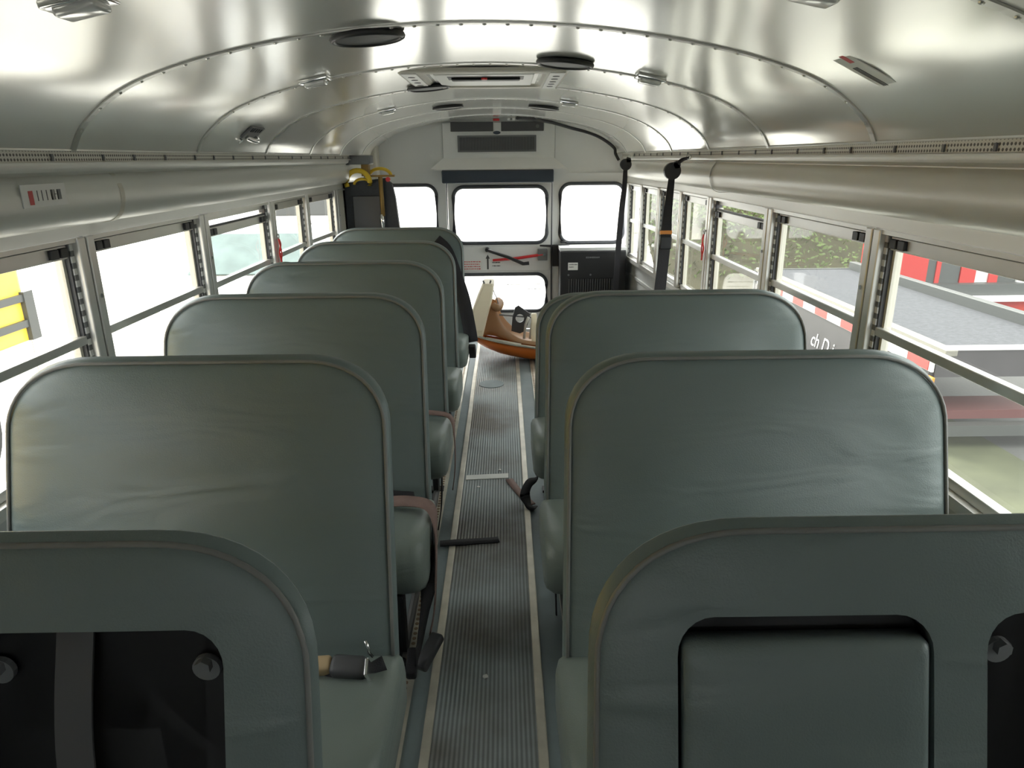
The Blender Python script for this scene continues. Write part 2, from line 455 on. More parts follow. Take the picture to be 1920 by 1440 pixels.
def rail(s, name, label):
    e = struct(obox(name, M['rail'], tuple(sorted((s*1.028, s*1.036)))+(Y0, Y1-.05, 1.476, 1.504)), label)
    # ceiling edge flange
    obox('edge_flange', M['seam'], tuple(sorted((s*.985, s*1.04)))+(Y0, Y1-.05, 1.5035, 1.507), e)
    obox('lower_ledge', M['duct'], tuple(sorted((s*1.018, s*1.045)))+(Y0, Y1-.05, 1.470, 1.4765), e)
    bm = NB()
    for k in range(30):
        y = -.4+k*.2+(.03 if k % 3 == 0 else 0)
        box(bm, *sorted((s*1.024, s*1.029)), y-.004, y+.004, 1.480, 1.496)
    obj('rail_clip', bm, M['grey'], e)
rail(-1, 'trim_8', 'perforated rail along the left ceiling edge')
rail(1, 'trim_9', 'perforated rail along the right ceiling edge')

# duct joint clamps
def duct_clamp(s, y, m, nm):
    pr = [(1.152, 1.312), (1.128, 1.314), (1.106, 1.328), (1.093, 1.352), (1.087, 1.38), (1.089, 1.408), (1.100, 1.432), (1.112, 1.449)]
    pr = [(s*(x-.047 if x < 1.149 else x-.001), z) for x, z in smooth_prof(pr, 2)]
    o = obj('duct_joint', extrude_profile(NB(), pr, y-.012, y+.012, .002*s), M[m], dl if s < 0 else dr)
    return o
duct_clamp(-1, 2.12, 'cream', 0); duct_clamp(1, 3.45, 'duct', 0)

# ------------------------------------------------------------ windows
PR = [-1.28, -.45, .38, 1.21, 2.045, 2.885, 3.735, 4.36, 4.89, 5.40, 5.86]
PL = [-1.28, -.45, .38, 1.21, 2.05, 2.88, 3.74, 4.42, 5.08]
def pillar(s, y, idx, w=.075, label=None, m='alu'):
    X = wx(y)
    e = group_empty('trim_%d' % idx, label, (s*X, y, 0))
    a = math.atan2(wx(y+.05)-wx(y-.05), .1)
    e.rotation_euler = (0, 0, -s*a)
    f = lambda x0, x1: tuple(sorted((s*x0, s*x1)))
    obox('post_channel', M[m], f(-.022, .035)+(-w/2, -.004, .695, 1.275), e, bev=.004)
    obox('post_channel', M[m], f(-.022, .035)+(.004, w/2, .695, 1.275), e, bev=.004)
    obox('post_web', M['dkgrey'], f(-.010, .03)+(-.006, .006, .695, 1.275), e)
    for z in (.78, 1.10): obj('screw', disc(NB(), (s*-.023, w*.25, z), .007, .004, 10, 'X'), M['chrome'], e)
    return e
ti = 10
for s, P in ((-1, PL), (1, PR)):
    for k, y in enumerate(P):
        last = (s < 0 and k == len(P)-1)
        pillar(s, y, ti, .11 if last else .082 if k < 7 else .055, 'metal pillar between %s windows' % ('left' if s < 0 else 'right')); ti += 1
def window(s, ya, yb, idx, lower=0.0, pw=.082, label=None, gm='glass'):
    y0, y1 = ya+pw/2, yb-pw/2; L = y1-y0; X = (wx(y0)+wx(y1))/2
    e = group_empty('window_%d' % idx, label, (s*X, (y0+y1)/2, 0))
    e.rotation_euler = (0, 0, -s*math.atan2(wx(y1)-wx(y0), L))
    f = lambda x0, x1: tuple(sorted((s*x0, s*x1))); h = L/2
    jb = .028
    for q in (-1, 1):
        obox('latch_strip', M['notch'], f(-.004, .02)+tuple(sorted((q*h, q*(h-jb*.55))))+(.70, 1.268), e)
        obox('side_jamb', M['dkgrey'], f(.0, .03)+tuple(sorted((q*(h-jb*.55), q*(h-jb*.8))))+(.70, 1.268), e)
        obox('side_jamb', M['cream'], f(.012, .034)+tuple(sorted((q*(h-jb*.8), q*(h-jb*1.25))))+(.70, 1.268-lower), e)
    zt = 1.266-lower
    obox('sash_top_rail', M['alu'], f(.002, .02)+(-h+.02, h-.02, zt-.046, zt-.008), e, bev=.003)
    obox('sash_top_groove', M['dkgrey'], f(.0, .012)+(-h+.02, h-.02, zt-.008, zt), e)
    for q in (-1, 1):
        for a, b in ((.012, .045), (.055, .088)):
            a2, b2 = (a*min(1, L/.7), b*min(1, L/.7))
            if q < 0 and a > .05 and L < .5: continue
            obox('sash_latch', M['black'], f(-.008, .004)+tuple(sorted((q*(h-.018-a2), q*(h-.018-b2))))+(zt-.040, zt-.014), e, bev=.002)
    zr = .992-lower*.2
    obox('meeting_rail', M['alu'], f(-.002, .022)+(-h+.012, h-.012, zr-.020, zr+.006), e, bev=.003)
    obox('bottom_rail', M['alu'], f(.0, .03)+(-h, h, .695, .722), e, bev=.003)
    if lower > 0: obox('upper_stop_rail', M['alu'], f(.010, .03)+(-h, h, 1.240, 1.268), e)
    obox('pane', M[gm], f(.018, .021)+(-h+.02, h-.02, zr, zt-.04), e)
    obox('pane', M[gm], f(.026, .029)+(-h+.02, h-.02, .71, zr-.01), e)
    return e
wi = 1
for k in range(2, len(PL)-1):
    window(-1, PL[k], PL[k+1], wi, .045 if k == 5 else 0, label='split sash window %d on the left side' % (k+1)); wi += 1
for k in range(2, len(PR)-1):
    window(1, PR[k], PR[k+1], wi, .045 if k == 5 else 0, .082 if k < 6 else .055, 'split sash window %d on the right side' % (k+1), 'tint'); wi += 1
for s, nm in ((-1, wl), (1, wr)):
    obox('light_block_panel', M['wallvinyl'], tuple(sorted((s*1.16, s*1.19)))+(Y0, .36, .69, 1.27), nm)  # unseen panels added in place of front windows to cut light on nearest seats
# solid left wall behind the last left pillar
def solid_left():
    bm = NB()
    for y0, y1 in ((5.10, 6.0),):
        loft(bm, [[(-wx(y), y, .69), (-wx(y)-.03, y, .69), (-wx(y)-.03, y, 1.27), (-wx(y), y, 1.27)] for y in (y0, y1)])
    return obj('lift_door_panel', bm, M['cream'], wl)
solid_left()
obj('corner_cap', box(NB(), -1.10, -.94, 5.86, 6.0, 1.26, 1.60, bev=.02), M['cream'], wl)
# front closing wall behind the camera, windscreen opening narrowed to dim the nearest seats
bm = NB(); plate(bm, [(-1.17, -.02), (1.17, -.02), (1.17, 1.55), (0, 1.80), (-1.17, 1.55)], [rrect(-1.0, 1.0, 1.14, 1.46, .05)], Y0-.03, Y0)
struct(obj('wall_front', bm, M['paint']), 'front wall of the bus around the narrowed windscreen')
for k in range(1):
    obox('window_front', M['glass'], (-1.0, 1.0, Y0-.02, Y0-.016, 1.14, 1.46)).name = 'window_40'
struct(bpy.data.objects['window_40'], 'narrowed windscreen pane')

# ------------------------------------------------------------ rear wall and door
YR = 6.0
arch = [(x, z+.005) for x, z in full_prof]
outer = [(-1.12, -.02), (1.12, -.02), (1.12, 1.50)]+arch+[(-1.12, 1.50)]
hl = rrect(-1.045, -.492, .79, 1.268, .085); hr = rrect(.532, 1.062, .79, 1.268, .085)
door_hole = [(-.41, .045), (.468, .045), (.468, 1.30), (-.41, 1.30)]
bm = NB(); plate(bm, outer, [hl, hr, door_hole], YR, YR+.03)
rear = struct(obj('wall_rear', bm, M['paint']), 'painted rear wall around the emergency door')
def gasket(bm, loop, y, rr=.011):
    pts = [(x, y, z) for x, z in loop]; pts.append(pts[0]); return tube(bm, pts, rr, 8, False)
def rear_window(idx, loop, label):
    o = struct(obj('window_%d' % idx, gasket(NB(), loop, YR-.004, .015), M['rubber'], smooth=True), label)
    xs = [p[0] for p in loop]; zs = [p[1] for p in loop]
    obj('pane', plate(NB(), loop, [], YR+.008, YR+.012), M['glass'], o)
rear_window(41, hl, 'rear window left of the emergency door'); rear_window(42, hr, 'rear window right of the emergency door')
# horizontal panel joint and raised trim of the rear wall
obox('panel_joint', M['paint'], (-1.07, -.53, YR-.012, YR, 1.345, 1.352), rear)
obox('panel_joint', M['paint'], (.58, 1.08, YR-.012, YR, 1.345, 1.352), rear)
obox('air_box', M['paint'], (-.42, .48, YR-.05, YR, 1.45, 1.745), rear, bev=.006)
obox('side_panel', M['paint'], (-.53, -.425, YR-.02, YR, 1.45, 1.72), rear)
obox('side_panel', M['paint'], (.485, .60, YR-.02, YR, 1.45, 1.72), rear)
# sloping hood under the air box
bm = NB()
loft(bm, [[(-.42, YR-.052, 1.476), (.47, YR-.052, 1.476), (.47, YR, 1.476), (-.42, YR, 1.476)],
          [(-.52, YR-.10, 1.396), (.57, YR-.10, 1.396), (.57, YR, 1.396), (-.52, YR, 1.396)],
          [(-.53, YR-.10, 1.386), (.58, YR-.10, 1.386), (.58, YR, 1.392), (-.53, YR, 1.392)]])
obj('sloping_hood', bm, M['white'], rear)

door = group_empty('door_1', 'rear emergency door with two panes', (0, 0, 0))
hu = rrect(-.352, .420, .795, 1.250, .085); hd = rrect(-.352, .420, .212, .530, .085)
bm = NB(); plate(bm, [(-.398, .055), (.456, .055), (.456, 1.292), (-.398, 1.292)], [hu, hd], YR-.012, YR+.02)
obj('door_leaf', bm, M['paint'], door)
obj('gasket', gasket(NB(), hu, YR-.014, .016), M['rubber'], door, True)
obj('gasket', gasket(NB(), hd, YR-.014, .015), M['rubber'], door, True)
obj('pane', plate(NB(), hu, [], YR+.002, YR+.006), M['glass'], door)
obj('pane', plate(NB(), hd, [], YR+.002, YR+.006), M['glass'], door)
obj('door_seal', tube(NB(), [(-.404, YR-.004, .05), (-.404, YR-.004, 1.296), (.462, YR-.004, 1.296), (.462, YR-.004, .05)], .007, 6), M['rubber'], door)
obox('latch_rail', M['paint'], (-.39, .45, YR-.022, YR-.012, .560, .765), door, bev=.004)
# red release bar, black lever, latch box
hb = obj('release_bar', tube(NB(), [(-.035, YR-.05, .655), (.16, YR-.05, .668), (.40, YR-.05, .700)], [.010, .012, .012], 8), M['red'], door)
obj('pivot_bolt', disc(NB(), (.40, YR-.066, .70), .013, .012, 14, 'Y'), M['chrome'], hb)
obj('swing_lever', tube(NB(), [(-.075, YR-.085, .742), (.09, YR-.085, .685), (.22, YR-.085, .628), (.27, YR-.085, .632)], [.013, .014, .015, .016], 8), M['blackm'], door)
obj('lever_pivot', disc(NB(), (-.08, YR-.05, .745), .018, .07, 14, 'Y'), M['blackm'], door)
obox('latch_box', M['grey'], (.345, .425, YR-.06, YR-.022, .650, .745), door, bev=.004)
obox('keeper_block', M['black'], (.465, .545, YR-.07, YR, .60, .775), door, bev=.006)
obj('gas_strut', tube(NB(), [(.36, YR-.06, .775), (.46, YR-.06, .77), (.60, YR-.06, .762), (.62, YR-.06, .762), (1.04, YR-.06, .760)], [.008, .010, .022, .010, .009], 10), M['blackm'], door)
obox('strut_bracket', M['blackm'], (.535, .585, YR-.05, YR, .790, .806), door)
def marks(name, parent, m, x0, x1, z, h, y, n=7, seed=1):
    rnd = random.Random(seed); bm = NB(); x = x0
    while x < x1-.004:
        wd = rnd.uniform(.006, .02)*(x1-x0)/.12
        box(bm, x, min(x+wd, x1), y-.001, y, z-h/2*rnd.uniform(.6, 1), z+h/2*rnd.uniform(.6, 1)); x += wd+.004*(x1-x0)/.12
    return obj(name, bm, m, parent)
def decal_arrow(x, z0, z1, y, parent):
    bm = NB(); box(bm, x-.007, x+.007, y-.001, y, z0, z1-.03)
    v = [bm.verts.new(p) for p in ((x-.018, y-.0005, z1-.035), (x+.018, y-.0005, z1-.035), (x, y-.0005, z1))]; bm.faces.new(v)
    obj('printed_arrow', bm, M['label_dark'], parent)
decal_arrow(-.078, .575, .70, YR-.0225, door)
marks('printed_line', door, M['label_dark'], -.04, .03, .632, .012, YR-.0225, seed=3)
marks('printed_line', door, M['label_dark'], -.04, .03, .604, .010, YR-.0225, seed=4)
st = obox('warning_label', M['paper'], (-.285, -.125, YR-.0235, YR-.0222, .566, .650), door)
for k in range(4): marks('printed_line', st, M['label_red'], -.28, -.14, .640-.02*k, .009, YR-.0238, seed=10+k)
marks('printed_line', door, M['label_dark'], .08, .38, .44, .006, YR-.003, seed=21)
marks('printed_line', door, M['label_dark'], .18, .38, .40, .006, YR-.003, seed=22)

# ------------------------------------------------------------ seats
def outline(xw, z0, z1, rx, rz, n=12, taper=.012):
    """backrest outline (x,z), centred in x, rounded upper corners, slightly wider at the foot"""
    h = xw/2; pts = []
    e = 1.25
    for k in range(n+1):
        a = math.pi/2*k/n
        pts.append((h-taper-rx+rx*math.cos(a)**(2/2.3), z1-rz+rz*math.sin(a)**(2/2.3)))
    for k in range(n+1):
        a = math.pi/2*(1-k/n)
        pts.append((-(h-taper-rx+rx*math.cos(a)**(2/2.3)), z1-rz+rz*math.sin(a)**(2/2.3)))
    m = 8; lo = []
    for k in range(1, m+1):
        t = k/m; lo.append((-(h-taper*(1-t)), (z1-rz)*(1-t)+(z0)*t))
    pts += lo
    mm = 8
    for k in range(1, mm): pts.append((-h+2*h*k/mm, z0))
    pts += [(-x, z) for x, z in lo[::-1]]
    return pts

SW = .905
LEAN = math.atan2(.195, .68)
def lean(p, yb=0.0):   # local (x, y, z): backrest hinged at z=.36
    return Vector((p[0], p[1]+max(-.1, (p[2]-.36))*math.tan(LEAN), p[2]))

def backrest_bm(width=SW, puff=.014, th=.036, z0=.30, z1=1.048, wr=0):
    ol = outline(width, z0, z1, .20, .165)
    cx, cz = 0, (z0+z1)/2+.02
    def lp(inset, y):
        out = []
        hw = width/2; hh = (z1-z0)/2
        for x, z in ol:
            sx = (hw-inset)/hw; sz = (hh-inset)/hh
            out.append(lean((x*sx, y, cz-.02+(z-(cz-.02))*sz)))
        return out
    rings = []
    q = th/.036
    for ins, y in ((.40, th+.002), (.2, th+.002), (.05, th), (.018*q, th*.72), (.004*q, th*.3), (0, 0.0), (.004*q, -th*.4), (.014*q, -th*.72), (.030*q, -th*.92), (.06, -th-.003), (.11, -th-.003-puff*.4), (.18, -th-.003-puff*.75), (.27, -th-.003-puff), (.34, -th-.003-puff)):
        if ins > (z1-z0)/2-.02: ins = (z1-z0)/2-.02
        rings.append(lp(ins, y))
    bm = NB(); loft(bm, rings)
    return bm

def piping_bm(width=SW, z0=.36, z1=1.048, th=.036):
    ol = outline(width-.020, z0-.05, z1-.009, .195, .16)
    n = len(ol); pts = [p for p in ol]
    # only the arch: sides and top, not the foot
    side = [p for p in pts[:26]]
    left = [(x, z) for x, z in pts[26:26+7]]
    right = [(-x, z) for x, z in left]
    path = right[::-1]+side+left
    P = [lean((x, -th+.008, z)) for x, z in path]
    return tube(NB(), P, .0042, 6)

def cushion_bm(width=SW):
    """cushion: rounded block, front lip forward of the crease"""
    bm = NB(); hw = width/2+.016
    prof2 = [(.02, .24), (.03, .34), (.01, .375), (-.04, .39), (-.15, .405), (-.28, .42), (-.35, .425), (-.395, .41), (-.42, .37), (-.42, .32), (-.40, .27), (-.36, .24)]
    cy, cz = -.2, .33
    rings = []
    for sx, sc_ in ((-hw, .75), (-hw+.008, .88), (-hw+.03, .97), (-hw+.07, 1), (-hw/2, 1.01), (0, 1.0), (hw/2, 1.01), (hw-.07, 1), (hw-.03, .97), (hw-.008, .88), (hw, .75)):
        rings.append([(sx, cy+(y-cy)*sc_, cz+(z-cz)*sc_) for y, z in prof2])
    loft(bm, rings)
    return bm

def leg_bm(side):
    bm = NB(); x = side*(SW/2-.07)
    for y in (-.34, -.02):
        tube(bm, [(x, y, .02), (x, y, .26)], .016, 8)
    tube(bm, [(x, -.38, .018), (x, .02, .018)], .014, 8)
    tube(bm, [(x, -.38, .235), (x, .02, .235)], .014, 8)
    box(bm, x-.03, x+.03, -.41, -.36, 0, .012); box(bm, x-.03, x+.03, .0, .05, 0, .012)
    disc(bm, (x, -.39, .018), .014, .014, 6)
    return bm
MESH = {}
def mesh_of(key, fn, m, smooth=True):
    if key not in MESH:
        bm = fn(); bmesh.ops.recalc_face_normals(bm, faces=bm.faces)
        me = bpy.data.meshes.new(key); bm.to_mesh(me); bm.free(); me.materials.append(m)
        for p in me.polygons: p.use_smooth = smooth
        MESH[key] = me
    return MESH[key]

def make_seat(side, ytop, label, group=None, z1=1.048):
    """side -1 left, +1 right; the seat faces the front (towards -Y)"""
    xc = side*(.190+SW/2)
    e = thing('bus_seat', label, 'seat', (xc, ytop-.195, 0))
    if group: e['group'] = group
    b = link('backrest', mesh_of('backrest%.2f' % z1, lambda: backrest_bm(z1=z1), M['vinyl']), e)
    link('piping', mesh_of('piping%.2f' % z1, lambda: piping_bm(z1=z1), M['piping']), b)
    link('cushion', mesh_of('cushion', cushion_bm, M['cushion']), e)
    link('leg_frame', mesh_of('leg_frame_%d' % (-side), lambda: leg_bm(-side), M['black'], False), e)
    return e
YS = [1.575, 2.358, 3.142, 3.925, 4.71]
S = {}
lab = {
 ('L', 0): 'grey-green vinyl bus seat left of the aisle with buckles stuffed in its crease',
 ('L', 1): 'grey-green bus seat left of the aisle with a mauve belt draped over its cushion',
 ('L', 2): 'grey-green bus seat on the left with a dented patch in the top of its backrest',
 ('L', 3): 'grey-green bus seat on the left between the dented seat and the last one',
 ('L', 4): 'rearmost left bus seat with a black shoulder strap down its aisle edge',
 ('R', 0): 'grey-green bus seat right of the aisle directly behind the padded front seat',
 ('R', 1): 'middle right bus seat of grey-green vinyl between the nearest full seat and the last',
 ('R', 2): 'rearmost right bus seat, mostly hidden, with a black belt dangling to the aisle floor',
}
for k in range(5): S['L', k] = make_seat(-1, YS[k], lab['L', k])
for k in range(3): S['R', k] = make_seat(1, YS[k]-.015, lab['R', k], z1=1.048 if k < 2 else .905)

# dent in the top of the third left seat: a mesh of its own
def dent(o, lx, lz, rad, depth):
    b = [c for c in o.children if c.name.startswith('backrest')][0]
    bm = NB(); bm.from_mesh(b.data)
    bmesh.ops.subdivide_edges(bm, edges=[e for e in bm.edges if e.verts[0].co.z > .75 and abs(e.verts[0].co.x-lx) < .3], cuts=2, use_grid_fill=True)
    for v in bm.verts:
        d = math.hypot(v.co.x-lx, (v.co.z-lz)*1.3)
        if d < rad:
            f = (1-(d/rad)**2)**2
            v.co.z -= depth*f; v.co.y += depth*.9*f*(1 if v.co.y < .15 else -.3)
    me = bpy.data.meshes.new('backrest_dented'); bm.to_mesh(me); bm.free(); me.materials.append(M['vinyl'])
    for p in me.polygons: p.use_smooth = True
    b.data = me
dent(S['L', 2], -.17, 1.03, .10, .016)

# front row with built-in child seats
def front_seat(side, ytop, label, states):
    xc = side*(.155+SW/2)
    e = thing('child_restraint_seat', label, 'seat', (xc, ytop-.195, 0))
    base = backrest_bm(puff=.004, th=.024)
    bmesh.ops.recalc_face_normals(base, faces=base.faces)
    me = bpy.data.meshes.new('backrest_recessed'); base.to_mesh(me); base.free()
    b = link('backrest', me, e)
    opens = [(.118, .430), (.495, .806)]          # measured from the aisle edge
    cuts = []
    for (a, c), stt in zip(opens, states):
        x0, x1 = sorted((-side*(SW/2-a), -side*(SW/2-c)))
        cb = NB(); lpz = rrect(x0, x1, .30, .945, .045, 6)
        loft(cb, [[lean((x, -.12, z)) for x, z in lpz], [lean((x, .010, z)) for x, z in lpz]])
        bmesh.ops.recalc_face_normals(cb, faces=cb.faces)
        cm = bpy.data.meshes.new('cut'); cb.to_mesh(cm); cb.free()
        co = bpy.data.objects.new('cut', cm); COL.objects.link(co); co.parent = e; cuts.append(co)
        md = b.modifiers.new('c', 'BOOLEAN'); md.operation = 'DIFFERENCE'; md.object = co; md.solver = 'EXACT'
    bpy.context.view_layer.update()
    dg = bpy.context.evaluated_depsgraph_get()
    nm = bpy.data.meshes.new_from_object(b.evaluated_get(dg)); b.modifiers.clear(); b.data = nm
    nm.materials.clear(); nm.materials.append(M['vinyl'])
    for p in nm.polygons: p.use_smooth = False
    for p in nm.polygons: p.use_smooth = True
    try: nm.set_sharp_from_angle(angle=R(35))
    except Exception: pass
    for co in cuts: bpy.data.objects.remove(co)
    pp = obj('piping', piping_bm(th=.024), M['piping'], b, True)
    for (a, c), stt in zip(opens, states):
        x0, x1 = sorted((-side*(SW/2-a), -side*(SW/2-c)))
        # dark liner of the cavity
        lz = rrect(x0+.002, x1-.002, .302, .943, .044, 6); bm = NB()
        inner = [(x*1, z) for x, z in lz]
        A = [bm.verts.new(lean((x, -.022, z))) for x, z in inner]; B = [bm.verts.new(lean((x, .007, z))) for x, z in inner]
        n = len(A)
        for k in range(n): bm.faces.new((A[k], A[(k+1) % n], B[(k+1) % n], B[k]))
        bm.faces.new(B)
        bmesh.ops.solidify(bm, geom=bm.faces[:], thickness=.002)
        cav = obj('cavity_liner', bm, M['black'], e)
        if stt == 'closed':
            bm = NB(); lpz = rrect(x0+.006, x1-.004, .30, .914, .010, 4)
            def lq(ins, y): return [lean(((x-(x0+x1)/2)*(1-ins/.17)+(x0+x1)/2, y, .615+(z-.615)*(1-ins/.31))) for x, z in lpz]
            loft(bm, [lq(.02, .0), lq(0, -.005), lq(0, -.026), lq(.005, -.032), (lq(.014, -.035)), lq(.05, -.037), lq(.12, -.038)])
            obj('fold_down_panel', bm, M['vinyl'], e, True)
        else:
            # harness bolts, webbing and child buckles in the open cavity
            for q in (.03, (c-a)-.03):
                x = x0+q; bm = NB(); p = lean((x, -.004, .893))
                disc(bm, p+Vector((0, 0, -.008)), .017, .008, 20, 'Y'); disc(bm, p+Vector((0, -.008, 0)), .010, .012, 6, 'Y')
                obj('harness_bolt', bm, M['grey'], e)
            for q in (.125,):
                x = x0+q; bm = NB()
                ribbon(bm, [lean((x, -.006, .935)), lean((x, -.016, .80)), lean((x+.02, -.02, .62)), lean((x+.03, -.03, .45))], (1, 0, 0), .045)
                obj('child_harness_strap', bm, M['dkgrey'], e)
            bm = NB(); p = lean((x0+.17, -.03, .70))
            box(bm, p.x-.04, p.x+.04, p.y-.015, p.y+.01, p.z-.03, p.z+.03, bev=.008); obj('harness_clip', bm, M['black'], e)
            bm = NB(); p = lean((x0+.05, -.02, .70))
            box(bm, p.x-.02, p.x+.02, p.y-.012, p.y+.01, p.z-.02, p.z+.02, bev=.006); obj('harness_tongue', bm, M['grey'], e)
    link('cushion', mesh_of('cushion', cushion_bm, M['cushion']), e)
    link('leg_frame', mesh_of('leg_frame_%d' % (-side), lambda: leg_bm(-side), M['black'], False), e)
    return e
front_seat(-1, .765, 'nearest left seat with an open black child-seat cavity and bolts in its backrest', ('open', 'open'))
front_seat(1, .775, 'nearest right seat with a closed padded child-seat panel beside a dark open cavity', ('closed', 'open'))

# ------------------------------------------------------------ belts and buckles (parts of their seats)
def loc(side, k, p):         # world point -> seat local
    return Vector(p)-S[side, k].location
def belt(seat, name, pts, wd, width, m, n=6):
    e = S[seat]; bm = ribbon(NB(), [Vector(p)-e.location for p in pts], wd, width, .004, n)
    return obj(name, bm, m, e, True)
# seat L1: buckles tucked into the crease
e = S['L', 0]
def buckle(x, y, z, sx, sy, sz, m, rz=0, name='belt_buckle', par=None):
    o = obj(name, box(NB(), -sx/2, sx/2, -sy/2, sy/2, -sz/2, sz/2, bev=min(sx, sy, sz)*.25), m, par, True, (x, y, z), (R(25), 0, R(rz)))
    return o
l = loc('L', 0, (-.352, 1.285, .412)); buckle(l.x, l.y, l.z, .06, .035, .05, M['tan'], 5, par=e)
l = loc('L', 0, (-.283, 1.28, .410)); bk = buckle(l.x, l.y, l.z, .08, .045, .058, M['dkgrey'], -6, par=e)
l = loc('L', 0, (-.236, 1.265, .412)); obj('metal_tongue', box(NB(), -.004, .004, -.02, .02, -.028, .028, bev=.002), M['chrome'], e, False, l, (R(20), R(-12), 0))
l = loc('L', 0, (-.245, 1.285, .450)); obj('metal_hook', tube(NB(), [(0, 0, .03), (.008, -.005, .01), (.004, 0, 0), (.012, .004, -.015)], .0035, 6), M['chrome'], e, True, l)
belt(('L', 0), 'lap_belt', [(-.40, 1.31, .40), (-.33, 1.27, .397), (-.27, 1.262, .396), (-.21, 1.30, .405)], (0, .5, 1), .04, M['webbing'])
# seat L2: mauve belt across the cushion and down the aisle side
belt(('L', 1), 'lap_belt', [(-.42, 2.05, .425), (-.33, 2.03, .43), (-.25, 2.02, .437), (-0.178, 1.99, .43), (-0.158, 1.94, .36), (-0.158, 1.90, .25), (-0.163, 1.86, .15), (-0.173, 1.80, .10)], [(0, 1, .4), (0, 1, .4), (0, 1, .3), (.2, 1, .2), (0, 1, 0), (0, 1, 0), (0, 1, 0), (0, 1, 0)], .045, M['mauve'])
belt(('L', 1), 'lap_belt', [(-.42, 2.12, .41), (-.35, 2.10, .42), (-.28, 2.08, .425), (-.24, 2.10, .41)], (0, 1, .4), .04, M['webbing'])
belt(('L', 1), 'lap_belt', [(-0.172, 2.03, .39), (-0.170, 1.96, .30), (-0.183, 1.84, .20), (-0.193, 1.70, .14), (-0.193, 1.62, .16)], (0, .8, .6), .045, M['webbing'])
l = loc('L', 1, (-.170, 1.74, .085)); buckle(l.x, l.y, l.z, .04, .115, .03, M['dkgrey'], -28, par=S['L', 1])
l = loc('L', 1, (-.21, 1.66, .11)); buckle(l.x, l.y, l.z, .03, .08, .04, M['webbing'], 0, 'belt_sleeve', par=S['L', 1])
# seat L3: pinkish belt at the cushion end
belt(('L', 2), 'lap_belt', [(-.33, 2.86, .43), (-.25, 2.84, .435), (-0.173, 2.82, .42), (-0.156, 2.78, .34), (-0.156, 2.76, .22), (-0.168, 2.74, .12)], [(0, 1, .3), (0, 1, .3), (.2, 1, .2), (0, 1, 0), (0, 1, 0), (0, 1, 0)], .03, M['mauve'])
belt(('L', 2), 'anchor_belt', [(-.20, 2.62, .24), (-.205, 2.60, .12), (-.22, 2.58, .02)], (0, 1, 0), .04, M['webbing'])
belt(('L', 0), 'anchor_belt', [(-.225, 1.30, .26), (-.23, 1.27, .14), (-.235, 1.22, .03)], (0, 1, 0), .045, M['webbing'])
# seat R2: black belt looping out to the floor
belt(('R', 2), 'lap_belt', [(.225, 2.95, .30), (.222, 2.93, .18), (.205, 2.90, .10), (.165, 2.88, .075), (.145, 2.84, .04), (.16, 2.78, .014), (.19, 2.76, .012)], [(0, 1, 0), (0, 1, 0), (.2, 1, 0), (0, 1, .5), (0, 1, .6), (0, 1, 0), (0, 1, 0)], .045, M['webbing'])
belt(('R', 2), 'belt_tail', [(.175, 2.80, .010), (.13, 2.90, .0095), (.085, 3.03, .0095), (.075, 3.06, .011)], (1, .3, 0), .035, M['mauve'])
belt(('R', 1), 'anchor_belt', [(.232, 2.12, .26), (.225, 2.05, .15), (.225, 1.98, .03)], (0, 1, 0), .04, M['webbing'])
# seat L5: black shoulder strap down the aisle edge, ending in a buckle
belt(('L', 4), 'shoulder_strap', [(-.38, 4.62, .97), (-.31, 4.60, .90), (-.25, 4.56, .74), (-.205, 4.53, .60), (-.172, 4.47, .44), (-.155, 4.42, .34)], (1, 0, .3), .085, M['webbing'])
l = loc('L', 4, (-.150, 4.40, .285)); buckle(l.x, l.y, l.z, .045, .035, .10, M['black'], 0, par=S['L', 4])

# ------------------------------------------------------------ loose things on the floor
o = obj('floor_strap', ribbon(NB(), [(-.205, 2.475, .012), (-.15, 2.48, .014), (-.09, 2.49, .0105), (0, 2.50, .0095), (.03, 2.505, .010)], (0, 1, 0), .040), M['webbing'], None, True)
tag(o, 'short dark brown strap lying straight across the ribbed aisle runner', 'strap')
bm = NB(); box(bm, -.132, .072, 3.075, 3.125, .0065, .009)
for v in bm.verts: v.co.y += (v.co.x)*.08
o = obj('masking_tape', bm, M['paper']); tag(o, 'white rectangular strip of paper tape stuck across the aisle runner', 'tape')
o = obj('floor_cover', disc(NB(), (-.035, 4.56, .0075), .085, .004, 32), M['floor']); tag(o, 'round grey access cover set in the aisle runner', 'cover')
for k, (x, y) in enumerate(((-.07, 2.985), (.03, 3.17), (-.005, 1.72))):
    bm = NB(); g = bmesh.ops.create_icosphere(bm, subdivisions=1, radius=.009)
    for v in bm.verts: v.co = Vector((x+v.co.x*random.uniform(.7, 1.4), y+v.co.y*random.uniform(.7, 1.2), .0095+v.co.z*.3))
    o = obj('litter_scrap', bm, M['paper']); tag(o, ('pale litter scrap just nearer than the white tape', 'tiny litter scrap just beyond the white tape', 'small pale scrap on the aisle runner beside the nearest rows')[k], 'litter')

